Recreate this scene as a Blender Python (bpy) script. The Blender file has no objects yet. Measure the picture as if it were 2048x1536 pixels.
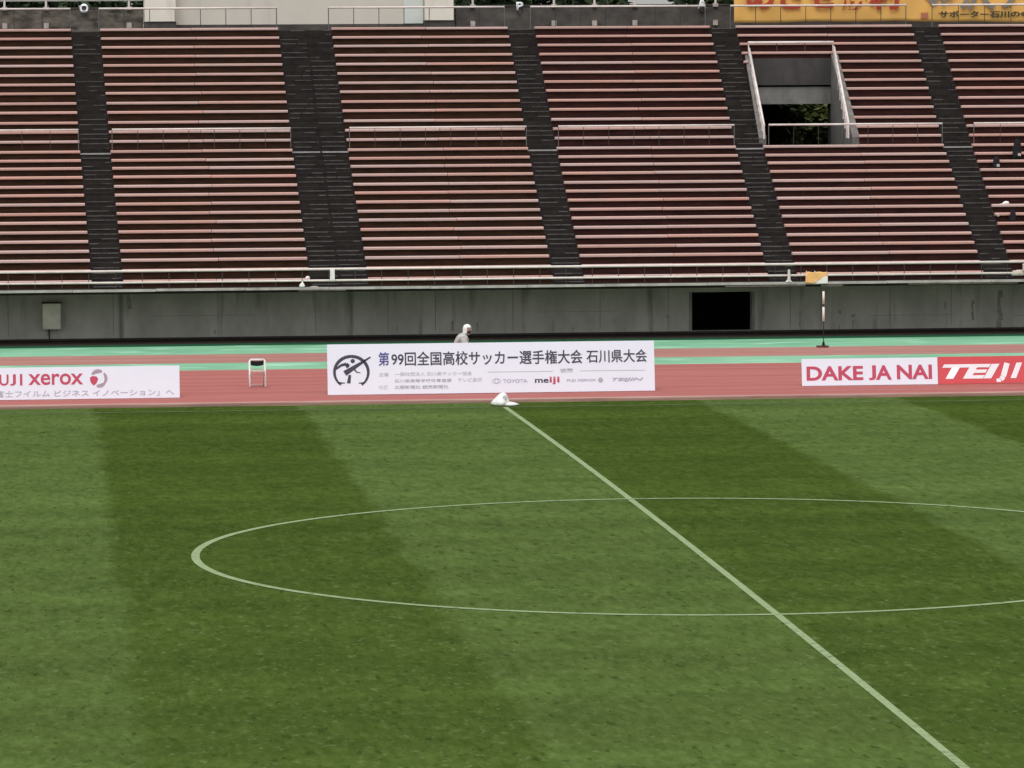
import bpy, math, random
from mathutils import Vector, Matrix, noise as mnoise
random.seed(7)
S = bpy.context.scene
COL = S.collection
R = math.radians

# ------------------------------------------------------------------ camera
F_PX = 8894.7; YAW = 0.104360; PITCH = 0.0782662; ROLL = -0.00521163
CAM = Vector((-11.6925, -79.7137, 9.5343))
cy, sy, cp, sp = math.cos(YAW), math.sin(YAW), math.cos(PITCH), math.sin(PITCH)
FW = Vector((sy*cp, cy*cp, -sp)); RT0 = Vector((cy, -sy, 0)); UP0 = RT0.cross(FW)
RT = math.cos(ROLL)*RT0 + math.sin(ROLL)*UP0
UP = -math.sin(ROLL)*RT0 + math.cos(ROLL)*UP0
cd = bpy.data.cameras.new('camera'); cam = bpy.data.objects.new('camera', cd); COL.objects.link(cam)
cd.sensor_width = 36.0; cd.lens = F_PX/2048*36.0; cd.clip_start = 1.0; cd.clip_end = 3000.0
cam.matrix_world = Matrix(((RT.x, UP.x, -FW.x, CAM.x), (RT.y, UP.y, -FW.y, CAM.y), (RT.z, UP.z, -FW.z, CAM.z), (0, 0, 0, 1)))
S.camera = cam

# ------------------------------------------------------------------ sky, sun, exposure (overcast)
SUN_EL, SUN_AZ = R(60), R(200)
w = bpy.data.worlds.new('World'); S.world = w; w.use_nodes = True
nt = w.node_tree; nt.nodes.clear()
sky = nt.nodes.new('ShaderNodeTexSky'); sky.sky_type = 'NISHITA'; sky.sun_disc = False
sky.sun_elevation = SUN_EL; sky.sun_rotation = SUN_AZ; sky.dust_density = 1.0; sky.air_density = 1.2; sky.ozone_density = 1.0
hs = nt.nodes.new('ShaderNodeHueSaturation'); hs.inputs['Saturation'].default_value = 0.16
bg = nt.nodes.new('ShaderNodeBackground'); bg.inputs['Strength'].default_value = 0.13
wo = nt.nodes.new('ShaderNodeOutputWorld')
wg = nt.nodes.new('ShaderNodeNewGeometry'); wsep = nt.nodes.new('ShaderNodeSeparateXYZ'); nt.links.new(wg.outputs['Incoming'], wsep.inputs[0])
def wmath(op, a, b):
    n_ = nt.nodes.new('ShaderNodeMath'); n_.operation = op
    for i_, v_ in enumerate((a, b)):
        if isinstance(v_, (int, float)): n_.inputs[i_].default_value = v_
        else: nt.links.new(v_, n_.inputs[i_])
    return n_.outputs[0]
el_ = wmath('MAXIMUM', wmath('MULTIPLY', wsep.outputs[2], -1.0), 0.0)          # sine of the elevation
cie = wmath('MULTIPLY', wmath('ADD', wmath('MULTIPLY', el_, 2.0), 1.0), 0.55)  # overcast sky: zenith three times the horizon
wmul = nt.nodes.new('ShaderNodeMix'); wmul.data_type = 'RGBA'; wmul.blend_type = 'MULTIPLY'; wmul.inputs['Factor'].default_value = 1.0
nt.links.new(sky.outputs[0], hs.inputs['Color']); nt.links.new(hs.outputs[0], wmul.inputs[6]); nt.links.new(cie, wmul.inputs[7]); nt.links.new(wmul.outputs[2], bg.inputs['Color']); nt.links.new(bg.outputs[0], wo.inputs['Surface'])
sd = bpy.data.lights.new('sun', 'SUN'); sd.energy = 0.7; sd.angle = R(30); sd.color = (1.0, 0.96, 0.90)
sun = bpy.data.objects.new('sun', sd); COL.objects.link(sun)
sun_dir = Vector((math.sin(SUN_AZ)*math.cos(SUN_EL), math.cos(SUN_AZ)*math.cos(SUN_EL), math.sin(SUN_EL)))
sun.rotation_euler = sun_dir.to_track_quat('Z', 'Y').to_euler()
S.view_settings.view_transform = 'Standard'; S.view_settings.look = 'None'; S.view_settings.gamma = 1.0
S.view_settings.exposure = 0.62

# ------------------------------------------------------------------ helpers
def ray(x, y): return FW + (x-1024)/F_PX*RT - (y-768)/F_PX*UP
def at(x, y, Y):
    d = ray(x, y); t = (Y-CAM.y)/d.y; return CAM + t*d
def ground(x, y, z=0.0):
    d = ray(x, y); t = (z-CAM.z)/d.z; return CAM + t*d

def prop(o, label=None, cat=None, group=None, kind=None):
    if label: o['label'] = label
    if cat: o['category'] = cat
    if group: o['group'] = group
    if kind: o['kind'] = kind
    return o
def empty(name, loc, label, cat, group=None, rz=0.0):
    o = bpy.data.objects.new(name, None); COL.objects.link(o)
    o.location = loc; o.rotation_euler = (0, 0, rz); o.empty_display_size = 0.2
    return prop(o, label, cat, group)

class MB:
    def __init__(s): s.v = []; s.f = []
    def quad(s, a, b, c, d):
        n = len(s.v); s.v += [tuple(a), tuple(b), tuple(c), tuple(d)]; s.f.append((n, n+1, n+2, n+3)); return s
    def poly(s, pts):
        n = len(s.v); s.v += [tuple(p) for p in pts]; s.f.append(tuple(range(n, n+len(pts)))); return s
    def hexa(s, p):   # p: 8 points, bottom 4 ccw then top 4 ccw
        n = len(s.v); s.v += [tuple(q) for q in p]
        for q in ((3,2,1,0), (4,5,6,7), (0,1,5,4), (1,2,6,5), (2,3,7,6), (3,0,4,7)): s.f.append(tuple(n+i for i in q))
        return s
    def box(s, x0, x1, y0, y1, z0, z1):
        return s.hexa([(x0,y0,z0),(x1,y0,z0),(x1,y1,z0),(x0,y1,z0),(x0,y0,z1),(x1,y0,z1),(x1,y1,z1),(x0,y1,z1)])
    def extrude_x(s, prof, xa, xb):   # prof list of (y,z) ccw seen from -X side; xa, xb may be functions of y
        fa = xa if callable(xa) else (lambda y: xa); fb = xb if callable(xb) else (lambda y: xb)
        n = len(s.v); k = len(prof)
        s.v += [(fa(y), y, z) for y, z in prof] + [(fb(y), y, z) for y, z in prof]
        for i in range(k):
            j = (i+1) % k; s.f.append((n+i, n+j, n+k+j, n+k+i))
        s.f.append(tuple(n+i for i in reversed(range(k)))); s.f.append(tuple(n+k+i for i in range(k)))
        return s
    def tube(s, pts, r, n=8, cap=True):
        pts = [Vector(p) for p in pts]; rings = []
        rr = r if isinstance(r, (list, tuple)) else [r]*len(pts)
        for i, p in enumerate(pts):
            d = (pts[min(i+1, len(pts)-1)] - pts[max(i-1, 0)]).normalized()
            a = d.cross(Vector((0, 0, 1)))
            if a.length < 1e-3: a = Vector((1, 0, 0))
            a.normalize(); b = d.cross(a)
            base = len(s.v)
            for k in range(n):
                t = 2*math.pi*k/n; s.v.append(tuple(p + rr[i]*(math.cos(t)*a + math.sin(t)*b)))
            rings.append(base)
        for i in range(len(rings)-1):
            for k in range(n):
                s.f.append((rings[i]+k, rings[i]+(k+1) % n, rings[i+1]+(k+1) % n, rings[i+1]+k))
        if cap:
            s.f.append(tuple(rings[0]+k for k in reversed(range(n)))); s.f.append(tuple(rings[-1]+k for k in range(n)))
        return s
    def build(s, name, mat, parent=None, smooth=False, extra=()):
        v_, f_, mi = list(s.v), list(s.f), [0]*len(s.f)
        for k, (o2, m2) in enumerate(extra):
            n0 = len(v_); v_ += o2.v; f_ += [tuple(i+n0 for i in q) for q in o2.f]; mi += [k+1]*len(o2.f)
        me = bpy.data.meshes.new(name); me.from_pydata(v_, [], f_); me.update()
        for p, k in zip(me.polygons, mi): p.material_index = k
        bm_fix(me)
        if smooth:
            for p in me.polygons: p.use_smooth = True
        o = bpy.data.objects.new(name, me); COL.objects.link(o)
        if mat: me.materials.append(mat)
        for _, m2 in extra: me.materials.append(m2)
        if parent: adopt(o, parent)
        return o
import bmesh
def bm_fix(me):
    bm = bmesh.new(); bm.from_mesh(me); bmesh.ops.recalc_face_normals(bm, faces=bm.faces); bm.to_mesh(me); bm.free()
def wmat(o):
    m = Matrix.LocRotScale(o.location, o.rotation_euler, o.scale)
    return (wmat(o.parent) @ o.matrix_parent_inverse @ m) if o.parent else m
def adopt(o, parent):          # meshes are written in world coordinates: keep them there
    o.parent = parent; o.matrix_parent_inverse = wmat(parent).inverted()

# ------------------------------------------------------------------ materials
def mat(name, col, rough=0.8, var=0.0, scale=4.0, col2=None, vscale=(1, 1, 1), bump=0.0, bscale=None, rnd=0.0, spec=0.3, dirt=None):
    m = bpy.data.materials.new(name); m.use_nodes = True
    t = m.node_tree; N = t.nodes; L = t.links; b = N['Principled BSDF']
    b.inputs['Roughness'].default_value = rough
    b.inputs['Specular IOR Level'].default_value = spec
    tc = N.new('ShaderNodeNewGeometry'); mp = N.new('ShaderNodeMapping'); mp.inputs['Scale'].default_value = vscale
    L.new(tc.outputs['Position'], mp.inputs['Vector'])
    c1 = (*col, 1); out = None
    nz = N.new('ShaderNodeTexNoise'); nz.inputs['Scale'].default_value = scale; nz.inputs['Detail'].default_value = 6; nz.inputs['Roughness'].default_value = 0.62
    L.new(mp.outputs[0], nz.inputs['Vector'])
    ramp = N.new('ShaderNodeValToRGB'); ramp.color_ramp.elements[0].position = 0.32; ramp.color_ramp.elements[1].position = 0.68
    c2 = col2 if col2 else tuple(max(0, c*(1-var)) for c in col)
    ramp.color_ramp.elements[0].color = (*c2, 1); ramp.color_ramp.elements[1].color = c1
    L.new(nz.outputs['Fac'], ramp.inputs[0]); out = ramp.outputs[0]
    if dirt:                                   # (colour, scale vector, threshold)
        dm = N.new('ShaderNodeMapping'); dm.inputs['Scale'].default_value = dirt[1]; L.new(tc.outputs['Position'], dm.inputs['Vector'])
        dn = N.new('ShaderNodeTexNoise'); dn.inputs['Scale'].default_value = 1.0; dn.inputs['Detail'].default_value = 5; L.new(dm.outputs[0], dn.inputs['Vector'])
        dr = N.new('ShaderNodeValToRGB'); dr.color_ramp.elements[0].position = dirt[2]; dr.color_ramp.elements[1].position = dirt[2]+0.16
        L.new(dn.outputs['Fac'], dr.inputs[0])
        mx = N.new('ShaderNodeMix'); mx.data_type = 'RGBA'; L.new(dr.outputs[0], mx.inputs['Factor']); L.new(out, mx.inputs[6]); mx.inputs[7].default_value = (*dirt[0], 1); out = mx.outputs[2]
    if rnd:
        oi = N.new('ShaderNodeObjectInfo'); hsv = N.new('ShaderNodeHueSaturation')
        mr = N.new('ShaderNodeMapRange'); mr.inputs['To Min'].default_value = 1-rnd*1.6; mr.inputs['To Max'].default_value = 1+rnd*0.9; L.new(oi.outputs['Random'], mr.inputs['Value'])
        L.new(mr.outputs[0], hsv.inputs['Saturation'])
        m2 = N.new('ShaderNodeMath'); m2.operation = 'MULTIPLY'; m2.inputs[1].default_value = 7.31; L.new(oi.outputs['Random'], m2.inputs[0])
        m3 = N.new('ShaderNodeMath'); m3.operation = 'FRACT'; L.new(m2.outputs[0], m3.inputs[0])
        mv = N.new('ShaderNodeMapRange'); mv.inputs['To Min'].default_value = 1-rnd*0.45; mv.inputs['To Max'].default_value = 1+rnd*0.3; L.new(m3.outputs[0], mv.inputs['Value'])
        L.new(mv.outputs[0], hsv.inputs['Value']); L.new(out, hsv.inputs['Color']); out = hsv.outputs[0]
    L.new(out, b.inputs['Base Color'])
    if bump:
        bn = N.new('ShaderNodeTexNoise'); bn.inputs['Scale'].default_value = bscale or scale*6; bn.inputs['Detail'].default_value = 4; L.new(tc.outputs['Position'], bn.inputs['Vector'])
        bp = N.new('ShaderNodeBump'); bp.inputs['Strength'].default_value = bump; bp.inputs['Distance'].default_value = 0.05; L.new(bn.outputs['Fac'], bp.inputs['Height']); L.new(bp.outputs[0], b.inputs['Normal'])
    return m

M = {}
M['plank'] = mat('faded_plank_paint', (0.55, 0.318, 0.268), 0.75, 0.0, 2.2, (0.46, 0.31, 0.268), (0.6, 1, 1), rnd=0.17, dirt=((0.30, 0.22, 0.19), (1.4, 3, 6), 0.66))
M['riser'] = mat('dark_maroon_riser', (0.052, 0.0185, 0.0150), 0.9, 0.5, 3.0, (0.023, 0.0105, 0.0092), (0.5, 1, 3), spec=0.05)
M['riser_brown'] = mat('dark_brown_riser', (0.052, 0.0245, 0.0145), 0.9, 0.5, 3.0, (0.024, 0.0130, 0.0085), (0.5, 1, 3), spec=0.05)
M['terrace'] = mat('old_dark_concrete', (0.036, 0.030, 0.027), 0.9, 0.5, 2.5, (0.020, 0.0175, 0.016), (1, 1, 1), 0.15, 14, spec=0.05)
M['stair'] = mat('stained_step_concrete', (0.031, 0.026, 0.0235), 0.9, 0.4, 4.0, (0.017, 0.015, 0.014), (1, 1, 2), 0.15, 14, spec=0.05)
M['nosing'] = mat('step_nosing_concrete', (0.115, 0.105, 0.098), 0.9, 0.5, 2.5, (0.045, 0.041, 0.039), (1.2, 1, 1))
M['landing'] = mat('pale_landing_edge', (0.36, 0.35, 0.34), 0.85, 0.3, 3.0)
M['wall'] = mat('weathered_wall_concrete', (0.44, 0.425, 0.37), 0.92, 0.0, 1.1, (0.30, 0.295, 0.255), (1, 1, 0.5), 0.2, 10, dirt=((0.16, 0.16, 0.14), (2.2, 1, 0.22), 0.57))
M['coping'] = mat('pale_coping_concrete', (0.46, 0.43, 0.39), 0.9, 0.0, 2.5, (0.27, 0.255, 0.23), (1, 1, 1), 0.2, 12)
M['joint'] = mat('formwork_joint', (0.20, 0.195, 0.17), 0.9, 0.4, 3)
M['stain'] = mat('damp_stain', (0.29, 0.28, 0.24), 0.95, 0.0, 9, (0.17, 0.165, 0.145))
M['spall'] = mat('spalled_brown_concrete', (0.17, 0.145, 0.12), 0.95, 0.0, 5, (0.08, 0.07, 0.06))
M['plinth'] = mat('black_plinth', (0.050, 0.042, 0.036), 0.8, 0.4, 3)  # near-black, for the wall foot, cabinet cap and conduit
M['parapet'] = mat('stained_parapet_concrete', (0.18, 0.155, 0.125), 0.92, 0.0, 2.6, (0.055, 0.046, 0.038), (0.7, 1, 1.5), 0.2, 10, dirt=((0.040, 0.035, 0.030), (1.6, 1, 3.6), 0.50))
M['parapet_dark'] = mat('dark_parapet_concrete', (0.098, 0.088, 0.077), 0.92, 0.0, 2.2, (0.048, 0.042, 0.037), (0.8, 1, 1.2), 0.2, 10, dirt=((0.12, 0.105, 0.09), (0.8, 1, 1.5), 0.60))
M['beige'] = mat('beige_render', (0.62, 0.565, 0.485), 0.85, 0.0, 1.2, (0.57, 0.52, 0.45), (1, 1, 0.4), dirt=((0.52, 0.47, 0.41), (3, 1, 0.4), 0.62))
M['beige_light'] = mat('pale_beige_render', (0.76, 0.695, 0.60), 0.85, 0.0, 1.4, (0.70, 0.64, 0.555), (1, 1, 0.5), dirt=((0.62, 0.55, 0.47), (2, 1, 0.6), 0.62))
M['bluish'] = mat('bluish_white_panel', (0.64, 0.67, 0.62), 0.6, 0.1, 2)
M['rail'] = mat('white_painted_steel', (0.76, 0.67, 0.62), 0.5, 0.0, 3, (0.60, 0.52, 0.48), (1, 1, 1), spec=0.4)
M['grey_rail'] = mat('grey_end_post', (0.15, 0.14, 0.135), 0.6, 0.3, 4)
M['post'] = mat('dull_grey_steel', (0.05, 0.043, 0.04), 0.6, 0.3, 4)
M['bracket'] = mat('rusty_pale_bracket', (0.50, 0.43, 0.38), 0.8, 0.4, 9)
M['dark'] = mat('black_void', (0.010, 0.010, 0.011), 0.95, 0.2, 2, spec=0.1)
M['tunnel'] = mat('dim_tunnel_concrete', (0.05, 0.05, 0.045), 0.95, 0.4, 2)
M['lintel'] = mat('grey_lintel_concrete', (0.24, 0.235, 0.215), 0.9, 0.3, 2, dirt=((0.12, 0.12, 0.11), (2, 1, 0.5), 0.58))
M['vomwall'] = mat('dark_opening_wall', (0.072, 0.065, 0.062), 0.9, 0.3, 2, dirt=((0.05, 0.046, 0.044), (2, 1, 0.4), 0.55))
M['sidewall'] = mat('opening_side_concrete', (0.20, 0.185, 0.168), 0.9, 0.4, 2)
M['white'] = mat('white_board', (0.76, 0.785, 0.86), 0.55, 0.03, 1.5)
M['red_board'] = mat('red_board', (0.62, 0.085, 0.095), 0.5, 0.06, 1.5)
M['ink'] = mat('grey_black_ink', (0.055, 0.052, 0.075), 0.6)
M['ink_blue'] = mat('blue_ink', (0.07, 0.07, 0.24), 0.6)
M['ink_grey'] = mat('grey_ink', (0.40, 0.40, 0.45), 0.6)
M['ink_pale'] = mat('pale_grey_ink', (0.50, 0.49, 0.54), 0.6)
M['ink_red'] = mat('crimson_ink', (0.50, 0.070, 0.12), 0.6)
M['ink_white'] = mat('white_ink', (0.84, 0.82, 0.84), 0.6)
M['yellow'] = mat('ochre_banner_cloth', (0.78, 0.44, 0.115), 0.85, 0.0, 1.0, (0.73, 0.41, 0.12), (0.6, 1, 0.6))
M['seal'] = mat('faded_seal_red', (0.55, 0.19, 0.11), 0.8, 0.3, 9)
M['banner_red'] = mat('banner_red', (0.44, 0.06, 0.035), 0.8, 0.2, 3)
M['banner_slate'] = mat('banner_slate', (0.24, 0.22, 0.19), 0.8, 0.3, 3)
M['banner_dark'] = mat('banner_dark_olive', (0.09, 0.08, 0.04), 0.8, 0.2, 3)
M['flag'] = mat('orange_cloth', (0.80, 0.47, 0.19), 0.85, 0.0, 5, (0.74, 0.40, 0.14), dirt=((0.82, 0.72, 0.55), (3, 3, 3), 0.60))
M['cloth'] = mat('white_cloth', (0.78, 0.77, 0.74), 0.9, 0.12, 9)
M['beige_cloth'] = mat('beige_cloth', (0.55, 0.48, 0.40), 0.9, 0.2, 9)
M['plastic'] = mat('white_plastic', (0.80, 0.80, 0.76), 0.4, 0.14, 9)
M['black_cloth'] = mat('black_fabric', (0.012, 0.011, 0.013), 0.9, 0.3, 8)
M['grey_patch'] = mat('light_grey_patch', (0.45, 0.40, 0.40), 0.7)
M['rain'] = mat('off_white_raincoat', (0.56, 0.54, 0.50), 0.6, 0.0, 14, (0.34, 0.325, 0.30), (1.5, 1.5, .5), 0.5, 20)
M['skin'] = mat('skin', (0.42, 0.26, 0.19), 0.6)
M['black_mask'] = mat('dark_face_mask', (0.05, 0.045, 0.045), 0.8)
M['trousers'] = mat('dark_trousers', (0.04, 0.04, 0.05), 0.9)
M['cabinet'] = mat('grey_cabinet_paint', (0.70, 0.68, 0.55), 0.6, 0.0, 3, (0.55, 0.55, 0.44), dirt=((0.40, 0.40, 0.33), (3, 3, 1.5), 0.6))
M['base_red'] = mat('dark_red_base', (0.12, 0.035, 0.03), 0.7)
M['leaf'] = mat('dark_leaves', (0.040, 0.068, 0.024), 0.7, 0.0, 1.2, (0.016, 0.030, 0.011))
M['leaf_olive'] = mat('olive_leaves', (0.20, 0.23, 0.06), 0.7, 0.0, 1.5, (0.07, 0.10, 0.03))
M['bark'] = mat('bark', (0.06, 0.045, 0.03), 0.9, 0.4, 6)
M['red_track'] = mat('red_track_rubber', (0.40, 0.112, 0.094), 0.75, 0.0, 1.0, (0.315, 0.085, 0.072), (0.05, 1.1, 1), 0.1, 30, dirt=((0.46, 0.165, 0.14), (0.04, 2.2, 1), 0.60))
M['red_apron'] = mat('faded_red_apron', (0.37, 0.165, 0.13), 0.8, 0.0, 1.0, (0.31, 0.13, 0.108), (0.06, 0.9, 1), 0.1, 30, dirt=((0.44, 0.25, 0.20), (0.06, 2.0, 1), 0.60))
M['green_apron'] = mat('pale_green_apron', (0.225, 0.48, 0.295), 0.55, 0.0, 0.5, (0.14, 0.36, 0.205), (0.5, 0.6, 1), dirt=((0.34, 0.61, 0.42), (0.5, 1.1, 1), 0.54))
M['dark_green'] = mat('dark_green_apron', (0.022, 0.095, 0.045), 0.8, 0.3, 2, spec=0.0)  # darker green than the apron strips beside it
M['asphalt'] = mat('dark_gutter_asphalt', (0.055, 0.044, 0.038), 0.9, 0.35, 3, spec=0.0)
M['drain'] = mat('drain_and_soil_strip', (0.21, 0.115, 0.07), 0.9, 0.0, 1.0, (0.085, 0.045, 0.03), (0.7, 1.6, 1), dirt=((0.30, 0.18, 0.13), (0.5, 3, 1), 0.60))
M['kerb'] = mat('pale_track_kerb', (0.42, 0.27, 0.22), 0.7, 0.0, 2.0, (0.31, 0.16, 0.125), (0.3, 1, 1))
M['lane'] = mat('worn_lane_paint', (0.62, 0.36, 0.31), 0.7, 0.0, 2.0, (0.45, 0.2, 0.17), (0.4, 1, 1))
M['soil'] = mat('far_ground', (0.10, 0.11, 0.06), 0.9, 0.4, 0.3)

# grass with mowing bands (5.25 m wide), patches, flecks
def grass_material():
    m = bpy.data.materials.new('mown_grass'); m.use_nodes = True
    t = m.node_tree; N = t.nodes; L = t.links; b = N['Principled BSDF']
    b.inputs['Roughness'].default_value = 0.85; b.inputs['Specular IOR Level'].default_value = 0.0
    g = N.new('ShaderNodeNewGeometry'); sep = N.new('ShaderNodeSeparateXYZ'); L.new(g.outputs['Position'], sep.inputs[0])
    def math_(op, a, bb=None, c=None):
        n = N.new('ShaderNodeMath'); n.operation = op
        for i, v in enumerate((a, bb, c)):
            if v is None: continue
            if isinstance(v, (int, float)): n.inputs[i].default_value = v
            else: L.new(v, n.inputs[i])
        return n.outputs[0]
    def noise(scale, detail=4, rough=0.6, vs=(1, 1, 1), off=(0, 0, 0)):
        mp = N.new('ShaderNodeMapping'); mp.inputs['Scale'].default_value = vs; mp.inputs['Location'].default_value = off; L.new(g.outputs['Position'], mp.inputs[0])
        n = N.new('ShaderNodeTexNoise'); n.inputs['Scale'].default_value = scale; n.inputs['Detail'].default_value = detail; n.inputs['Roughness'].default_value = rough
        L.new(mp.outputs[0], n.inputs['Vector']); return n.outputs['Fac']
    def ramp(v, p0, p1, c0=(0, 0, 0, 1), c1=(1, 1, 1, 1)):
        r = N.new('ShaderNodeValToRGB'); r.color_ramp.elements[0].position = p0; r.color_ramp.elements[1].position = p1
        r.color_ramp.elements[0].color = c0; r.color_ramp.elements[1].color = c1; L.new(v, r.inputs[0]); return r.outputs[0]
    def mix(f, a, bb):
        n = N.new('ShaderNodeMix'); n.data_type = 'RGBA'
        if isinstance(f, (int, float)): n.inputs['Factor'].default_value = f
        else: L.new(f, n.inputs['Factor'])
        for i, v in ((6, a), (7, bb)):
            if isinstance(v, tuple): n.inputs[i].default_value = v
            else: L.new(v, n.inputs[i])
        return n.outputs[2]
    wob = math_('MULTIPLY', math_('SUBTRACT', noise(0.45, 4), 0.5), 0.8)
    x = math_('ADD', sep.outputs[0], wob)
    tri = math_('PINGPONG', math_('ADD', x, 10.5+105+2.625), 5.25)          # 0..5.25
    band = ramp(math_('DIVIDE', tri, 5.25), 0.475, 0.525)              # sharp edge at half
    # the bands fade towards the near side and swap a little with cross mowing
    fade = N.new('ShaderNodeMapRange'); fade.inputs['From Min'].default_value = -26; fade.inputs['From Max'].default_value = 14
    fade.inputs['To Min'].default_value = 0.48; fade.inputs['To Max'].default_value = 1.0; L.new(sep.outputs[1], fade.inputs['Value'])
    dark = (0.0500, 0.0790, 0.0155, 1); light = (0.0765, 0.1155, 0.0325, 1); midc = (0.0640, 0.0970, 0.0235, 1)
    col = mix(fade.outputs[0], midc, mix(band, light, dark))
    cross = ramp(noise(0.30, 2, 0.5, (0.02, 1, 1), (3, 8, 0)), 0.36, 0.64, (0.86, 0.86, 0.84, 1), (1.09, 1.09, 1.09, 1))
    mul = N.new('ShaderNodeMix'); mul.data_type = 'RGBA'; mul.blend_type = 'MULTIPLY'; mul.inputs['Factor'].default_value = 1; L.new(col, mul.inputs[6]); L.new(cross, mul.inputs[7]); col = mul.outputs[2]
    patch = ramp(noise(0.55, 5, 0.65, (1, 0.8, 1)), 0.33, 0.70, (0.91, 0.91, 0.90, 1), (1.10, 1.09, 1.08, 1))
    mul = N.new('ShaderNodeMix'); mul.data_type = 'RGBA'; mul.blend_type = 'MULTIPLY'; mul.inputs['Factor'].default_value = 1; L.new(col, mul.inputs[6]); L.new(patch, mul.inputs[7]); col = mul.outputs[2]
    fine = ramp(noise(3.2, 6, 0.7, (1.3, 0.55, 1)), 0.30, 0.72, (0.77, 0.80, 0.73, 1), (1.25, 1.22, 1.25, 1))
    mul = N.new('ShaderNodeMix'); mul.data_type = 'RGBA'; mul.blend_type = 'MULTIPLY'; mul.inputs['Factor'].default_value = 1; L.new(col, mul.inputs[6]); L.new(fine, mul.inputs[7]); col = mul.outputs[2]
    tuft = ramp(noise(8.0, 4, 0.65, (1.0, 0.22, 1), (4, 1, 0)), 0.30, 0.70, (0.80, 0.83, 0.77, 1), (1.20, 1.17, 1.22, 1))
    mul = N.new('ShaderNodeMix'); mul.data_type = 'RGBA'; mul.blend_type = 'MULTIPLY'; mul.inputs['Factor'].default_value = 1; L.new(col, mul.inputs[6]); L.new(tuft, mul.inputs[7]); col = mul.outputs[2]
    fl = ramp(noise(8.5, 3, 0.6, (0.8, 0.36, 1), (9, 2, 0)), 0.58, 0.74)
    near = N.new('ShaderNodeMapRange'); near.inputs['From Min'].default_value = 20; near.inputs['From Max'].default_value = -14; near.inputs['To Min'].default_value = 0.10; near.inputs['To Max'].default_value = 0.85; L.new(sep.outputs[1], near.inputs['Value'])
    col = mix(math_('MULTIPLY', fl, near.outputs[0]), col, (0.118, 0.152, 0.056, 1))
    dk = ramp(noise(7.0, 2, 0.5, (1.0, 0.30, 1), (1, 22, 0)), 0.63, 0.70)
    col = mix(math_('MULTIPLY', dk, 0.6), col, (0.026, 0.042, 0.009, 1))
    L.new(col, b.inputs['Base Color'])
    bp = N.new('ShaderNodeBump'); bp.inputs['Strength'].default_value = 0.35; bp.inputs['Distance'].default_value = 0.03
    L.new(noise(16, 3), bp.inputs['Height']); L.new(bp.outputs[0], b.inputs['Normal'])
    return m
M['grass'] = grass_material()
def line_material(name, c, c2, cover):
    m = mat(name, c, 0.85, 0.0, 7.0, c2, (1, 1, 1), dirt=((0.075, 0.11, 0.035), (5, 5, 5), cover)); return m
M['line'] = line_material('worn_white_line', (0.265, 0.335, 0.165), (0.19, 0.26, 0.115), 0.58)
M['faint_line'] = line_material('faint_touchline', (0.115, 0.155, 0.07), (0.075, 0.11, 0.036), 0.50)

# ------------------------------------------------------------------ ground
CROWN, HALF_W = 0.1763, 33.654
def zc(y): return CROWN*(1-(y/HALF_W)**2) if abs(y) < HALF_W else 0.0
prop(MB().box(-600, 600, -400, 800, -0.6, -0.06).build('ground', M['soil']), kind='structure')
GY = 35.07
g = MB()
ys = [-50] + [-HALF_W + i*2*HALF_W/48 for i in range(49)] + [GY]
for a, b in zip(ys[:-1], ys[1:]): g.quad((-75, a, zc(a)), (75, a, zc(a)), (75, b, zc(b)), (-75, b, zc(b)))
prop(g.build('grass_pitch', M['grass'], smooth=True), kind='structure')
def sheet(name, y0, y1, m, z=0.0): return prop(MB().quad((-75, y0, z), (75, y0, z), (75, y1, z), (-75, y1, z)).build(name, m), kind='structure')
sheet('drain_strip', GY, 35.62, M['drain'])
prop(MB().box(-75, 75, 35.62, 35.98, -0.05, 0.035).build('track_kerb', M['kerb']), kind='structure')
sheet('running_track', 35.98, 47.72, M['red_track'])
ll = MB()
for k in range(0, 10):
    y = 36.35 + k*1.22; ll.quad((-75, y, 0.004), (75, y, 0.004), (75, y+0.05, 0.004), (-75, y+0.05, 0.004))
prop(ll.build('lane_markings', M['lane']), kind='structure')
sheet('green_apron_strip', 47.72, 50.47, M['green_apron'])
sheet('runway', 50.47, 54.1, M['red_apron'])
rl = MB()
for y in (50.75, 52.0, 53.3): rl.quad((-75, y, 0.004), (75, y, 0.004), (75, y+0.07, 0.004), (-75, y+0.07, 0.004))
prop(rl.build('runway_markings', M['lane']), kind='structure')
sheet('outer_green_apron_strip', 54.1, 57.75, M['green_apron'])
sheet('dark_green_edge', 57.75, 58.7, M['dark_green'])
sheet('gutter_path', 58.7, 61.2, M['asphalt'])
# pitch markings (4 mm above the grass, following the crown)
h = MB(); n = 60
for i in range(n):
    a = -45 + (33.654+45)*i/n; b = -45 + (33.654+45)*(i+1)/n
    h.quad((-0.065, a, zc(a)+.004), (0.065, a, zc(a)+.004), (0.065, b, zc(b)+.004), (-0.065, b, zc(b)+.004))
prop(h.build('halfway_line', M['line']), kind='structure')
h = MB(); n = 160
for i in range(n):
    t0, t1 = 2*math.pi*i/n, 2*math.pi*(i+1)/n; q = []
    for r_, t_ in ((9.01, t0), (9.16, t0), (9.16, t1), (9.01, t1)):
        x, y = r_*math.cos(t_), r_*math.sin(t_); q.append((x, y, zc(y)+.008))
    h.quad(*q)
prop(h.build('centre_circle', M['line'], smooth=True), kind='structure')
prop(MB().quad((-52, 33.60, .006), (52, 33.60, .006), (52, 33.72, .004), (-52, 33.72, .004)).build('touchline', M['faint_line']), kind='structure')

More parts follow.
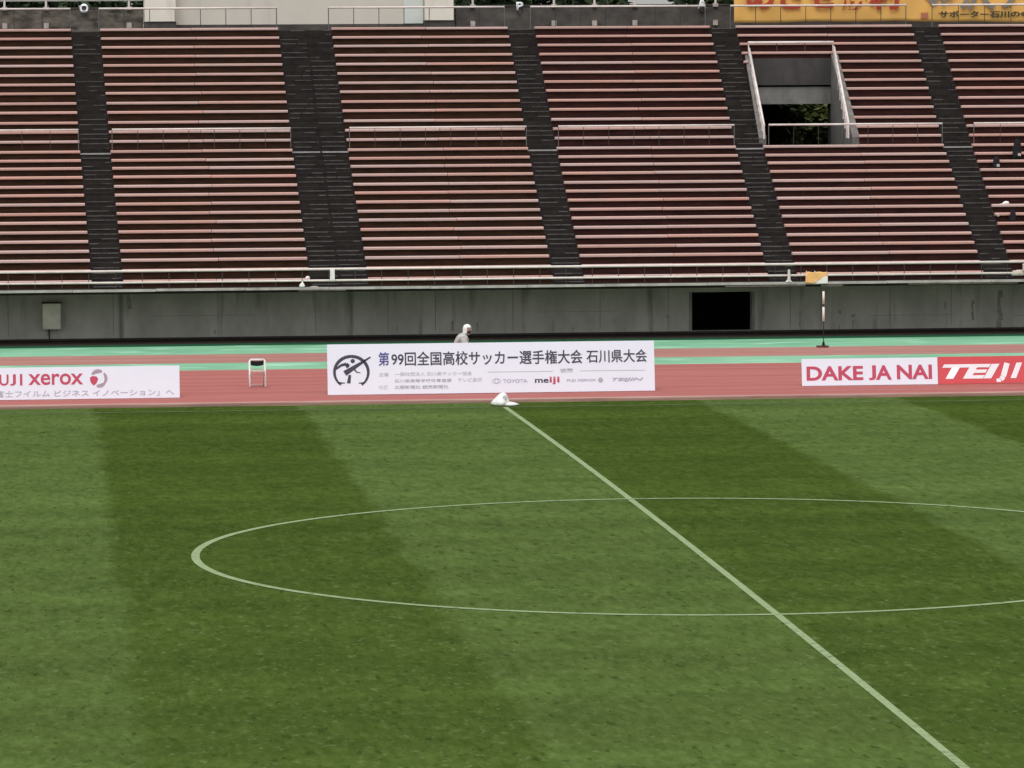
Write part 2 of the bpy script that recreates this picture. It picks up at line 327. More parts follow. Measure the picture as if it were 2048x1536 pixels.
# ------------------------------------------------------------------ grandstand
Y0, T = 60.3, 0.75
ZC = [1.87, 2.17, 2.462, 2.727, 2.999, 3.269, 3.545, 3.802, 4.079, 4.351, 4.612, 4.898, 5.164, 5.409, 5.683, 6.006, 6.314, 6.621, 6.952, 7.257, 7.589, 7.89, 8.212, 8.538, 8.849, 9.17, 9.48, 9.795]
PT = 0.092                                        # plank thickness
ZT = [z-PT/2 for z in ZC]                         # tread heights
NR = len(ZC)
def RY(i): return Y0 + i*T
XL, XR = -46.0, 56.0
EDGE = [(-10.708, -10.309), (-9.649, -9.311), (-3.291, -3.417), (-1.367, -1.557), (4.998, 4.343), (5.986, 5.344), (12.367, 11.274), (13.339, 12.237), (19.808, 18.289), (20.826, 19.277)]
def ex(k, y):                                     # X of stair edge k at depth y: the blocks fan out
    t = (y-RY(2))/(RY(27)-RY(2)); return EDGE[k][1] + t*(EDGE[k][0]-EDGE[k][1])
VY0, VY1 = RY(15), RY(24)                          # the tunnel opening in the seating
def vl(y): return 12.98 + (y-71.55)/(78.3-71.55)*(13.56-12.98)
def vr(y): return 15.98 + (y-71.55)/(78.3-71.55)*(16.43-15.98)
stand = empty('grandstand', (4, Y0, 0), 'long stepped concrete grandstand with dark stairways and a grey front wall behind the running track', 'grandstand')
# terrace steps (full width, split round the opening)
tr = MB(); back = 81.3
for i in range(NR):
    y0, y1 = RY(i), RY(i)+T
    zb = max(ZT[i]-0.55, 1.585)
    if 15 <= i <= 23:
        tr.hexa([(XL,y0,zb),(vl(y0)-.25,y0,zb),(vl(y1)-.25,y1,zb),(XL,y1,zb),(XL,y0,ZT[i]),(vl(y0)-.25,y0,ZT[i]),(vl(y1)-.25,y1,ZT[i]),(XL,y1,ZT[i])])
        tr.hexa([(vr(y0)+.25,y0,zb),(XR,y0,zb),(XR,y1,zb),(vr(y1)+.25,y1,zb),(vr(y0)+.25,y0,ZT[i]),(XR,y0,ZT[i]),(XR,y1,ZT[i]),(vr(y1)+.25,y1,ZT[i])])
    else:
        tr.box(XL, XR, y0, y1, zb, ZT[i])
tr.build('terrace', M['terrace'], stand)
MB().box(XL, XR, back, 92, ZT[27]-0.4, ZT[27]).build('concourse_slab', M['terrace'], stand)
# front ledge and coping over the recessed wall
MB().box(XL, XR, 58.64, Y0, 1.58, 1.68).box(XL, XR, Y0+.001, 61.4, 1.58, 1.675).build('front_walkway', M['terrace'], stand)
YC = 58.57                                        # the front rail and coping line
ZL = at(440, 576.6, YC).z
cpm = MB(); x = XL
while x < XR:                                     # cast coping in lengths, slightly uneven
    L_ = 2.4 + random.random()*1.2; d = random.uniform(-.008, .008)
    cpm.box(x, min(x+L_-0.012, XR), 58.50, 58.64, ZL-.072+d, ZL+d); x += L_
# front wall with the black opening
OX0, OX1, OZ0, OZ1 = 8.86, 10.80, 0.06, 1.30
fw = MB()
fw.box(XL, OX0, 61.1, 61.45, 0.0, 1.578); fw.box(OX1, XR, 61.1, 61.45, 0.0, 1.578); fw.box(OX0, OX1, 61.1, 61.45, OZ1, 1.578); fw.box(OX0, OX1, 61.1, 61.45, 0, OZ0)
jm = MB()                                         # form joints: shallow dark strips with a shape of their own
for xx in (-15.5, -12.9, -9.6, -6.3, -3.2, -0.9, 0.62, 3.1, 5.9, 8.1, 12.05, 13.05, 15.3, 17.3, 20.2, 24):
    jm.box(xx-.008, xx+.008, 61.092, 61.11, 0.14, 1.578)
sm = MB()                                         # rust and damp marks on the wall, each with its own shape
def mark(px, y0, y1, wpx):
    a, b = at(px-wpx/2, y1, 61.096), at(px+wpx/2, y0, 61.096); k = 5
    for q in range(k):
        za, zb_ = a.z+(b.z-a.z)*q/k, a.z+(b.z-a.z)*(q+1)/k; j = random.uniform(-.3, .3)*(b.x-a.x); w_ = random.uniform(.55, 1.0)
        xm = (a.x+b.x)/2+j*.5; h_ = (b.x-a.x)/2*w_; sm.quad((xm-h_, 61.096, za), (xm+h_, 61.096, za), (xm+h_*.8, 61.096, zb_-.004), (xm-h_*.7, 61.096, zb_-.004))
for q in ((96, 658, 672, 3), (795, 650, 664, 4), (905, 640, 662, 6), (955, 645, 662, 5), (1145, 655, 664, 4), (1228, 638, 646, 4), (1250, 656, 664, 4), (1335, 630, 636, 8), (1600, 620, 660, 4), (1680, 620, 628, 7), (1678, 648, 660, 3), (1706, 628, 634, 10), (1706, 640, 660, 4), (1890, 604, 618, 5), (1945, 600, 640, 7), (1999, 580, 656, 13), (260, 596, 618, 8), (430, 660, 668, 4), (1520, 652, 659, 9)): mark(*q)
for (x0, x1, yy) in ((1738, 1905, 631), (2024, 2060, 631), (1400-330, 1240, 624), (300, 520, 632)):
    a, b = at(x0, yy, 61.095), at(x1, yy, 61.095); sm.box(a.x, b.x, 61.092, 61.098, a.z-.006, a.z+.006)
fw.build('front_wall', M['wall'], stand, extra=[(jm, M['joint']), (sm, M['stain'])])
MB().box(XL, OX0-0.1, 61.04, 61.1, 0.0, 0.055).box(OX1+0.1, XR, 61.04, 61.1, 0.0, 0.055).box(OX0-.1, OX1+.1, 61.03, 61.1, 0.0, 0.05).build('plinth', M['plinth'], stand)
for xx in (OX0-.09, OX1): MB().box(xx, xx+.09, 61.07, 61.12, 0.055, OZ1).build('opening_jamb', M['lintel'], stand)
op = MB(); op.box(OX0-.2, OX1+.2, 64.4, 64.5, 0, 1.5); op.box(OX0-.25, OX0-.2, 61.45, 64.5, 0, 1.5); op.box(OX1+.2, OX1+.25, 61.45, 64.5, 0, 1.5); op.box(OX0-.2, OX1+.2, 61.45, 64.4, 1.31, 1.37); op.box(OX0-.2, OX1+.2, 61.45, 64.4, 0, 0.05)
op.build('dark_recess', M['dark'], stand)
# broken render hanging below the coping
sp_ = MB()
for (x0, x1, z0) in ((9.55, 12.1, ZL-.135), (12.6, 13.3, ZL-.15), (15.4, 18.9, ZL-.12), (-3.9, -2.4, ZL-.12)):
    sp_.box(x0, x1, 58.52, 58.62, z0, ZL-.084)
cpm.build('coping', M['coping'], stand, extra=[(sp_, M['spall'])])
# stairways: half steps plus nosings
NAMES = ['O', 'wide', 'P', 'A', 'rightmost']
for a in range(5):
    st = MB(); no = MB(); la = MB()
    for i in range(NR):
        y = RY(i); zprev = ZT[i-1] if i else 1.68
        hh = (ZT[i]-zprev)/2
        segs = [(ex(2*a, y)+.015, ex(2*a+1, y)-.015)]
        if a == 1:
            mid = (segs[0][0]+segs[0][1])/2 + .03; segs = [(segs[0][0], mid), (mid+.001, segs[0][1])]
        for s_i, (xa, xb) in enumerate(segs):
            d0 = 0.375 if s_i == 0 else 0.34
            st.box(xa, xb, y-d0, y+.02, zprev-.05, zprev+hh*(1.0 if s_i == 0 else 1.12))
            def strip(mb, ya, z, t=0.022):
                xx = xa + .02 + random.random()*.06
                while xx < xb-.05:
                    ln = random.uniform(.25, .9); x2 = min(xx+ln, xb-.02-random.random()*.05)
                    if random.random() < (.80 if s_i else .62) : mb.box(xx, x2, ya-.012, ya+.05, z-t, z+.004)
                    xx = x2 + random.uniform(.0, .05)
            if i != 14: strip(no, y, ZT[i], .030)
            strip(no, y-d0, zprev+hh*(1.0 if s_i == 0 else 1.12), .024)
            if i == 14: la.box(xa-.03, xb+.03, y-.02, y+.06, ZT[i]-.035, ZT[i]+.012)
    so = st.build('stairway', M['stair'], stand, extra=[(no, M['nosing'])])
    la.build('landing_edge', M['landing'], so)
# tunnel opening walls
z_fl = 5.15
MB().hexa([(vl(VY0)-.25,VY0,z_fl-.3),(vl(VY0),VY0,z_fl-.3),(vl(VY1),VY1,z_fl-.3),(vl(VY1)-.25,VY1,z_fl-.3),(vl(VY0)-.25,VY0,ZT[15]+.02),(vl(VY0),VY0,ZT[15]+.02),(vl(VY1),VY1,ZT[24]),(vl(VY1)-.25,VY1,ZT[24])]).hexa(
    [(vr(VY0),VY0,z_fl-.3),(vr(VY0)+.25,VY0,z_fl-.3),(vr(VY1)+.25,VY1,z_fl-.3),(vr(VY1),VY1,z_fl-.3),(vr(VY0),VY0,ZT[15]+.02),(vr(VY0)+.25,VY0,ZT[15]+.02),(vr(VY1)+.25,VY1,ZT[24]),(vr(VY1),VY1,ZT[24])]).build('opening_side_wall', M['sidewall'], stand)
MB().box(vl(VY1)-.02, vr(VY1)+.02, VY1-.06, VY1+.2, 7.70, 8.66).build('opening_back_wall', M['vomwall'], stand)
MB().box(vl(VY1)-.0, vr(VY1)+.0, VY1+.02, VY1+.3, 7.02, 7.63).build('lintel', M['lintel'], stand)
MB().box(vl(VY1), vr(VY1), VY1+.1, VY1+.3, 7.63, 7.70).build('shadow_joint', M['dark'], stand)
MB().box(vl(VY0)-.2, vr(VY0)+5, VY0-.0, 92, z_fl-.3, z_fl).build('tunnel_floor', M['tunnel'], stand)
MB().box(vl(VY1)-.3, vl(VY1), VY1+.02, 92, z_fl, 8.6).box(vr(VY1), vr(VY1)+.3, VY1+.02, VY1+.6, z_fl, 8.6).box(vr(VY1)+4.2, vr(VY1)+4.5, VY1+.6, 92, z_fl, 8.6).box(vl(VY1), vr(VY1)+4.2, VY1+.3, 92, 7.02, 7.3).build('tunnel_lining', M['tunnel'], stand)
MB().box(vl(VY0), vr(VY0), VY0-.05, VY0+.1, z_fl, ZT[14]+.02).build('opening_sill', M['terrace'], stand)

# ------------------------------------------------------------------ benches: every bench is a thing
ORD = ['first', 'second', 'third', 'fourth', 'fifth', 'sixth', 'seventh', 'eighth', 'ninth', 'tenth', 'eleventh', 'twelfth', 'thirteenth', 'fourteenth']
WHERE = ['left of the O stairs', 'between O stairs and wide stairs', 'between wide stairs and P stairs', 'between P stairs and A stairs', 'between A stairs and rightmost stairs', 'right of the rightmost stairs']
def bench(i, xa, xb, label):
    y = RY(i); zp = ZT[i-1] if i else 1.68
    o = empty('bench', ((xa(y)+xb(y))/2, y, ZT[i]), label, 'bench', 'long faded pink benches on the terraces')
    prof = [(y-.075, ZT[i]+.018), (y-.060, ZT[i]+.002), (y+.27, ZT[i]+.002), (y+.27, ZT[i]+PT), (y-.055, ZT[i]+PT), (y-.075, ZT[i]+PT-.020)]
    yy = y; L_ = xb(yy)-xa(yy)
    if L_ > 3:
        jx = xa(yy) + L_*(0.515 + random.uniform(-.02, .02)); dz = random.uniform(-.006, .006)
        cuts = [(xa, lambda q, jx=jx: jx-.008, 0.0), (lambda q, jx=jx: jx+.008, xb, dz)]
    else: cuts = [(xa, xb, 0.0)]
    for (fa, fb, dz) in cuts:
        MB().extrude_x([(p, q+dz+.003) for p, q in prof], fa, fb).build('seat_plank', M['plank'], o)
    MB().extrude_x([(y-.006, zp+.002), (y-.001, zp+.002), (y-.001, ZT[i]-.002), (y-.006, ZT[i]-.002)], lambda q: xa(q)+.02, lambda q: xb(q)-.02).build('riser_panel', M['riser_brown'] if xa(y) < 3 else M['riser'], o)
    return o
def edge(k, off=0.0): return lambda y: ex(k, y)+off
BL = [(lambda y: ex(0, y)-6.45*(1+(y-61.8)*.0045), edge(0)), (edge(1), edge(2)), (edge(3), edge(4)), (edge(5), edge(6)), (edge(7), edge(8)), (edge(9), lambda y: ex(9, y)+6.3*(1+(y-61.8)*.0045))]
for b_, (xa, xb) in enumerate(BL):
    for i in range(NR):
        tier, k = ('lower', i) if i < 14 else ('upper', i-14)
        place = WHERE[b_]
        if b_ == 4 and 15 <= i <= 23:
            bench(i, lambda y: vr(y)+.22, xb, f'{ORD[k]} pink bench up, upper tier, between tunnel opening and rightmost stairs')
            if i == 23: bench(i, xa, lambda y: vl(y)-.2, 'short pink bench stub between A stairs and the tunnel opening')
            continue
        bench(i, xa, xb, f'{ORD[k]} pink bench up, {tier} tier, {place}')

# ------------------------------------------------------------------ rails
def rail_line(name, P0, P1, zt, bars, nposts, label, r=0.035, rp=0.012, group=None, zbase=None, postmat=None, end_post=True):
    o = empty(name, ((P0[0]+P1[0])/2, P0[1], zbase), label, 'railing', group)
    (xa, ya), (xb, yb) = P0, P1
    MB().tube([(xa, ya, zt), (xb, yb, zt)], r, 8).build('top_bar', M['rail'], o, True)
    for z in bars: MB().tube([(xa, ya, z), (xb, yb, z)], r*.86, 8).build('lower_bar', M['rail'], o, True)
    for k in range(nposts):
        t = k/(nposts-1); x = xa+(xb-xa)*t; y = ya+(yb-ya)*t
        ee = k in (0, nposts-1) and end_post
        MB().tube([(x, y, zbase), (x, y, zt)], rp*1.4 if ee else rp, 6).build('post', M['grey_rail'] if ee else (postmat or M['post']), o)
    return o
# front rail on the coping: one run the whole width
rail_line('front_railing', (-17.0, YC), (25.2, YC), at(440, 540.4, YC).z, [at(440, 563.2, YC).z], 52, 'long white two-bar railing along the front edge of the lower tier', 0.037, 0.013, None, ZL)
for b_, (xa, xb) in enumerate(BL):                # cross rails at the front of the upper tier
    y = RY(14)-.02; a, b = xa(y)+.05, xb(y)-.05
    if b_ == 4: a = vl(71.3)-.02
    rail_line('tier_railing', (a, y), (b, y), 6.435, [], 8 if b_ != 4 else 8, f'white tier railing above the lower benches, {WHERE[b_]}', 0.034, 0.010, 'white railings between the two tiers', ZT[14])
for b_, (xa, xb) in enumerate(BL):                # rails behind the top row
    y = 82.0; a, b = xa(81.2)-.02, xb(81.2)+.02
    o = rail_line('top_railing', (a, y), (b, y), 10.565, [], 8, f'white railing behind the top bench, {WHERE[b_]}', 0.036, 0.013, 'white railings behind the top row', ZT[27])
# rails round the tunnel opening
y = VY1+.02; a, b = at(1496, 86, y), at(1667, 86, y)
o = empty('opening_back_railing', (15, y, 8.8), 'white railing across the top of the tunnel opening', 'railing')
MB().tube([(a.x, y, 9.22), (b.x, y, 9.22)], .05, 8).build('top_bar', M['rail'], o, True)
for k in range(4):
    x = a.x+.02+(b.x-a.x-.04)*k/3; MB().tube([(x, y, 8.6), (x, y, 9.22)], .02, 6).build('post', M['rail'] if k in (0, 3) else M['post'], o)
for side, (q0, q1, lab) in enumerate((((1498, 97), (1528, 251), 'sloping white balustrade down the left side of the tunnel opening'), ((1668, 94), (1697, 246), 'sloping white balustrade down the right side of the tunnel opening'))):
    A, B = at(*q0, VY1-.05), at(*q1, 71.35)
    o = empty('sloping_balustrade', (B.x, B.y, B.z-.8), lab, 'railing', 'sloping balustrades of the tunnel opening')
    MB().tube([A, B], .042, 8).build('top_bar', M['rail'], o, True)
    dz = Vector((0, 0, -.30)); MB().tube([A+dz, B+dz], .028, 6).build('lower_bar', M['rail'], o, True)
    for k in range(10):
        P = A.lerp(B, k/9); base = ZT[min(24, max(15, int((P.y-Y0)/T)))]-.02
        MB().tube([(P.x, P.y, base), tuple(P)], .03, 6).build('post', M['rail'], o)

# ------------------------------------------------------------------ concourse: parapets, top rails, gate letters, beige block
YP = 85.0
def parapet(x0, x1, zt, m, label):
    o = empty('parapet_wall', ((x0+x1)/2, YP, ZT[27]), label, 'wall')
    MB().box(x0, x1, YP, YP+.25, ZT[27], zt-.05).build('wall_body', m, o)
    MB().box(x0-.0, x1+.0, YP-.03, YP+.28, zt-.05, zt).build('cap', M['parapet_dark'], o)
    return o
zleft = at(130, 15, YP).z; zright = at(1200, 9, YP).z
xA, xB = at(286, 30, YP).x, at(912, 30, YP).x
parapet(XL, xA, zleft, M['parapet'], 'stained brown concrete parapet left of the beige building')
parapet(xB, XR, zright, M['parapet_dark'], 'dark grey concrete parapet between the beige building and the yellow banner')
PX = 1.515
def parapet_rail(xs, x0, x1, zb, zt, label):
    o = empty('parapet_railing', ((x0+x1)/2, YP-.07, zb), label, 'railing')
    MB().box(x0, x1, YP-.11, YP-.04, zt-.05, zt+.05).build('top_bar', M['coping'], o)
    for x in xs:
        p_ = MB().tube([(x, YP-.075, zb-.02), (x, YP-.075, zt)], .042, 8).build('post', M['rail'], o)
        MB().box(x-.10, x+.10, YP-.10, YP-.035, zb-.10, zb+.03).build('bracket', M['bracket'], p_)
        MB().box(x-.09, x+.09, YP-.09, YP-.003, ZT[27]+.12, ZT[27]+.32).build('foot', M['bracket'], p_)
    return o
xs0 = at(92, 5, YP).x
parapet_rail([xs0+PX*k for k in (-5, -4, -3, -2, -1, 0, 2)], XL+30, xA-.02, zleft, at(100, 0, YP).z, 'pale pipe railing on the brown parapet at upper left')
xs1 = at(945, 5, YP).x
parapet_rail([xs1+PX*k for k in (0, 2, 3, 4, 6)], xB+.02, xs1+PX*9, zright, at(1100, -12, YP).z, 'pale pipe railing on the dark parapet right of the beige building')

blk = empty('beige_building', (-2, 86, ZT[27]), 'tall pale beige building block behind the wide stairs, pillars at both ends', 'building')
xl0, xl1, xr0, xr1 = at(289, 30, YP).x, at(351, 30, YP).x, at(849, 30, YP).x, at(906, 30, YP).x
zpil, zpan = at(320, 43, YP).z, at(600, 48.5, YP+.25).z
MB().box(xl1-.3, xr0+.3, YP+.25, YP+.6, zpan, 15.5).build('back_panel', M['beige'], blk)
for (a, b) in ((xl0, xl1), (xr0, xr1)): MB().box(a, b, YP-.25, YP+.25, zpil, 15.5).build('pillar', M['beige_light'], blk)
a, b = at(808, 30, YP+.2).x, at(846, 30, YP+.2).x
MB().box(a, b, YP+.19, YP+.25, zpan+.01, 15.5).build('bluish_strip', M['bluish'], blk)
MB().box(xl0-.05, xr1+.05, YP-.20, YP+.65, ZT[27], zpil-.004).build('base', M['parapet_dark'], blk) if False else MB().box(xl0-.02, xl1+.02, YP-.20, YP+.6, ZT[27], zpil-.01).box(xr0-.02, xr1+.02, YP-.20, YP+.6, ZT[27], zpil-.01).box(xl1+.02, xr0-.02, YP+.22, YP+.6, ZT[27], zpan-.01).build('base', M['parapet_dark'], blk)
MB().box(xl0-.3, xr1+.3, YP-.4, YP+4, 15.5, 15.8).build('roof_slab', M['beige'], blk)
MB().box(xl0+.05, xr1-.05, YP+.6, YP+4, ZT[27], 15.5).build('rear_block', M['beige'], blk)

# text helper -------------------------------------------------------
def text_mesh(body, bold=0.0, shear=0.0, ext=0.0):
    cu = bpy.data.curves.new('lettering', 'FONT'); cu.body = body; cu.size = 1.0; cu.offset = bold; cu.shear = shear; cu.extrude = ext; cu.resolution_u = 5
    o = bpy.data.objects.new('lettering', cu); COL.objects.link(o)
    dg = bpy.context.evaluated_depsgraph_get(); me = bpy.data.meshes.new_from_object(o.evaluated_get(dg))
    bpy.data.objects.remove(o); bpy.data.curves.remove(cu)
    return me
def place_text(body, P00, PU, PV, W, H, nrm, m, parent, bold=0.0, shear=0.0, ext=0.02, lift=0.008, name='lettering'):
    me = text_mesh(body, bold, shear, 0.0)
    xs = [v.co.x for v in me.vertices]; ys_ = [v.co.y for v in me.vertices]
    x0, x1, y0, y1 = min(xs), max(xs), min(ys_), max(ys_)
    for v in me.vertices:
        v.co = P00 + PU*((v.co.x-x0)/(x1-x0)*W) + PV*((v.co.y-y0)/(y1-y0)*H) + nrm*lift
    me.materials.clear(); me.materials.append(m)
    bm = bmesh.new(); bm.from_mesh(me)
    for f in bm.faces:
        if f.normal.dot(nrm) < 0: f.normal_flip()
    if ext:
        r_ = bmesh.ops.extrude_face_region(bm, geom=bm.faces[:]); vs = [e for e in r_['geom'] if isinstance(e, bmesh.types.BMVert)]
        bmesh.ops.translate(bm, verts=vs, vec=nrm*ext)
        bmesh.ops.recalc_face_normals(bm, faces=bm.faces)
    bm.to_mesh(me); bm.free(); me.update()
    o = bpy.data.objects.new(name, me); COL.objects.link(o)
    if parent: adopt(o, parent)
    return o
X_, Y_, Z_ = Vector((1, 0, 0)), Vector((0, 1, 0)), Vector((0, 0, 1))
for ch, px, py, wpx, hpx, lab, YY in (('O', 168, 17, 17, 18.5, 'white letter O gate sign above the leftmost stairs', YP-.12), ('P', 1039.5, 12.5, 14, 17, 'white letter P gate sign above the stairs right of the beige building', YP-.12), ('A', 1404, 6, 18, 22, 'white letter A gate sign left of the yellow banner', YP-.16)):
    P = at(px-wpx/2, py+hpx/2, YY); s = 1/53.6
    o = empty('gate_sign', tuple(P), lab, 'sign', 'white gate letters on the parapet')
    place_text(ch, P, X_, Z_, wpx*s, hpx*s, -Y_, M['ink_white'], o, bold=0.035 if ch != 'O' else 0.05, ext=0.05, lift=0, name='letter')
    MB().box(P.x+wpx*s*.35, P.x+wpx*s*.65, P.y+.002, YP-.032, P.z-.10, P.z+hpx*s*.6).build('mounting_bracket', M['parapet_dark'], o)

# ------------------------------------------------------------------ yellow banner
YB = 82.35
ban = empty('supporter_banner', (17, YB, ZT[27]), 'long ochre yellow supporter banner with red and grey Japanese lettering', 'banner')
x0, x1 = at(1468, 30, YB).x, at(2230, 30, YB).x
zb = at(1700, 44, YB).z; zt = zb+1.75
NX, NZ = 110, 14; mb = MB()
def bulge(x, z):
    u = (z-zb)/(zt-zb)
    a = .035*math.sin(x*2.3+u*3.0)+.02*math.sin(x*5.1-u*6)+.03*math.sin((x-15.5)*1.4)*u
    return a*(0.35+0.65*(1-abs(2*u-1)))
def bz(x): return .035*abs(math.sin((x-x0)*1.05))*-1 + .045*math.sin((x-x0)*.33)
vv = [[(x0+(x1-x0)*i/NX, YB+bulge(x0+(x1-x0)*i/NX, zb+(zt-zb)*j/NZ), zb+(zt-zb)*j/NZ + bz(x0+(x1-x0)*i/NX)*(1-j/NZ)) for j in range(NZ+1)] for i in range(NX+1)]
for i in range(NX):
    for j in range(NZ): mb.quad(vv[i][j], vv[i+1][j], vv[i+1][j+1], vv[i][j+1])
co = mb.build('cloth', M['yellow'], ban, True)
bm = bmesh.new(); bm.from_mesh(co.data); bmesh.ops.remove_doubles(bm, verts=bm.verts, dist=1e-4); bmesh.ops.recalc_face_normals(bm, faces=bm.faces); bm.to_mesh(co.data); bm.free()
md = co.modifiers.new('thickness', 'SOLIDIFY'); md.thickness = 0.004
def btext(body, xa, ya_px, xb, hpx, m, bold, name='lettering'):
    P = at(xa, ya_px, YB-.10); Q = at(xb, ya_px, YB-.10)
    place_text(body, P, X_, Z_, Q.x-P.x, hpx/54.0, -Y_, m, ban, bold, 0, 0.0, 0.0, name)
btext('めざせ勝利', 1493, 22, 1798, 62, M['banner_red'], 0.035)
btext('金沢ア', 1842, 21, 2062, 66, M['banner_slate'], 0.02)
btext('サポーター石川の会', 1878, 36, 2062, 14, M['banner_dark'], 0.045)
P = at(1842, 37, YB-.09); MB().box(P.x, P.x+.26, P.y-.003, P.y, P.z, P.z+.22).build('red_seal', M['seal'], ban)

# ------------------------------------------------------------------ trees behind the stand
def tree(x, y, z0, hgt, rad, label, seed, m='leaf', n=5200, tall=1.0, group='dark trees behind the grandstand', trunk=True):
    rnd = random.Random(seed)
    o = empty('tree', (x, y, z0), label, 'tree', group)
    if trunk:
        t = MB().tube([(x, y, z0), (x+.1, y, z0+hgt*.35), (x+rnd.uniform(-.3, .3), y, z0+hgt*.8)], [.22, .17, .05], 8)
        for k in range(7):
            a = rnd.random()*6.28; zz = z0+hgt*(.25+.07*k)
            t.tube([(x, y, zz), (x+math.cos(a)*rad*.7, y+math.sin(a)*rad*.7, zz+hgt*.12)], [.08, .02], 5)
        t.build('trunk', M['bark'], o)
    lb = MB(); cl = [(rnd.gauss(0, .45), rnd.gauss(0, .45), rnd.uniform(.15, 1.0), rnd.uniform(.28, .5)) for _ in range(16)]
    for k in range(n):
        c = rnd.choice(cl); d = Vector((rnd.gauss(0, 1), rnd.gauss(0, 1), rnd.gauss(0, 1))).normalized()*c[3]*(rnd.random()**.35)
        P = Vector((x+(c[0]+d.x)*rad, y+(c[1]+d.y)*rad, z0+hgt*(.12+.8*c[2])+d.z*rad*tall))
        s = rnd.uniform(.09, .20)*(rad/2.2)
        u = Vector((rnd.gauss(0, 1), rnd.gauss(0, 1), rnd.gauss(0, .6))).normalized(); v = u.cross(Vector((rnd.gauss(0, 1), rnd.gauss(0, 1), rnd.gauss(0, 1)))).normalized()
        lb.quad(P-u*s, P-v*s*.6, P+u*s, P+v*s*.6)
    lb.build('crown', M[m], o)
TL = ['broad dark tree behind the brown parapet at far upper left', 'dark tree top behind the letter O gate sign', 'dark tree beside the beige building, right side', 'dark tree behind the letter P gate sign', 'dark tree behind the parapet between the P and A signs', 'dark tree behind the letter A gate sign']
for k, px in enumerate((20, 190, 935, 1060, 1220, 1390)):
    P = at(px, 10, 95.0)
    tree(P.x, 95.0+random.uniform(-.6, .6), 0.0, 13.5, 3.0, TL[k], 40+k, n=15000)
for k, (dx, m, lab) in enumerate(((-.9, 'leaf_olive', 'shadowy shrub at the left end of the tunnel passage'), (.55, 'leaf_olive', 'olive shrub in the middle of the tunnel passage'))):
    tree(17.3+dx*1.5, 93.6+.4*k, 4.2, 2.6, 2.3, lab, 70+k, m, 6500, group='shrubs at the back of the tunnel')

# ------------------------------------------------------------------ advertising boards
TILT = R(9)
def board_frame(name, xa, xb, yb, hgt, face_m, label, group=None):
    o = empty(name, ((xa+xb)/2, yb, 0.0), label, 'advertising board', group)
    U = Vector((1, 0, 0)); V = Vector((0, math.sin(TILT), math.cos(TILT))); Nn = Vector((0, -math.cos(TILT), math.sin(TILT)))
    P0 = Vector((xa, yb, 0.012))
    W = xb-xa; t = .035
    def pt(u, v, n): return P0 + U*u + V*v + Nn*n
    MB().hexa([pt(0, 0, 0), pt(W, 0, 0), pt(W, 0, -t), pt(0, 0, -t), pt(0, hgt, 0), pt(W, hgt, 0), pt(W, hgt, -t), pt(0, hgt, -t)]).build('panel', face_m, o)
    k = max(2, int(W/2)+1)
    for i in range(k):
        u = .1+(W-.2)*i/(k-1); a = pt(u, hgt*.9, -t-.012); b_ = Vector((P0.x+u, yb+hgt*.75, 0.02))
        MB().tube([a, b_], .014, 6).tube([b_, Vector((b_.x, yb+.03, .02))], .012, 6).build('stand_leg', M['post'], o)
    def uv(x, y):
        d = ray(x, y); n_ = Nn; tt = (P0-CAM).dot(n_)/d.dot(n_); Q = CAM+tt*d-P0
        return Q.dot(U), Q.dot(V)
    def txt(body, xa_, ya_, xb_, yb2, m, bold=0.0, shear=0.0, name='lettering'):
        u0, v0 = uv(xa_, ya_); u1, v1 = uv(xb_, yb2)   # lower-left and upper-right corner
        return place_text(body, pt(u0, v0, 0), U, V, u1-u0, v1-v0, Nn, m, o, bold, shear, 0.0, 0.006, name)
    def shape(polys, m, name, n=0.006):
        b2 = MB()
        for pl in polys: b2.poly([pt(*uv(*p), n) for p in pl])
        return b2.build(name, m, o)
    return o, txt, shape, pt, uv
def thick(pts, ws):                               # polyline in picture-like board coordinates -> quads
    out = []
    for k in range(len(pts)-1):
        (x0, y0), (x1, y1) = pts[k], pts[k+1]; d = math.hypot(x1-x0, y1-y0); nx, ny = -(y1-y0)/d, (x1-x0)/d
        a, b = ws[k]/2, ws[k+1]/2
        out.append([(x0+nx*a, y0+ny*a), (x1+nx*b, y1+ny*b), (x1-nx*b, y1-ny*b), (x0-nx*a, y0-ny*a)])
    return out
# big tournament board
o, txt, shape, pt, uv = board_frame('tournament_board', -4.276, 4.509, 38.145, 1.350, M['white'], 'large white tournament board with dark Japanese title at the halfway line')
z1 = lambda X, Y: (640+X/5.689, 670+Y/5.689)
ring = []; wr = []
for k in range(33):
    a = R(128 + k*(284/32)); ring.append(z1(357+193*math.cos(a), 425+182*math.sin(a))); wr.append((14+26*abs(math.cos(a*.5+R(45)+R(0)))**2 + 10*abs(math.cos(a)))/5.689*.85)
pol = thick(ring, wr)
pol += thick([z1(282, 438), z1(575, 250)], [11.0, 2.6])
pol += thick([z1(185, 388), z1(240, 345), z1(300, 330), z1(335, 352)], [3.5, 5, 6, 4])
pol += thick([z1(300, 340), z1(318, 372)], [6, 5])
pol += thick([z1(340, 455), z1(326, 550)], [5.2, 7.2]) + thick([z1(205, 545), z1(285, 547)], [4, 1.6]) + thick([z1(440, 548), z1(505, 546)], [1.5, 4])
pol += thick([z1(392, 392), z1(418, 425), z1(460, 428)], [3, 2.4, 1.6])
pol.append([z1(372+25*math.cos(R(a)), 297+25*math.sin(R(a))) for a in range(0, 360, 24)])
shape(pol, M['ink'], 'emblem')
txt('第', 757, 732, 778, 704, M['ink_blue'], 0.014); txt('99回全国高校サッカー選手権大会', 783, 732, 1165, 699, M['ink'], 0.014); txt('石川県大会', 1173, 726, 1294, 698, M['ink'], 0.014)
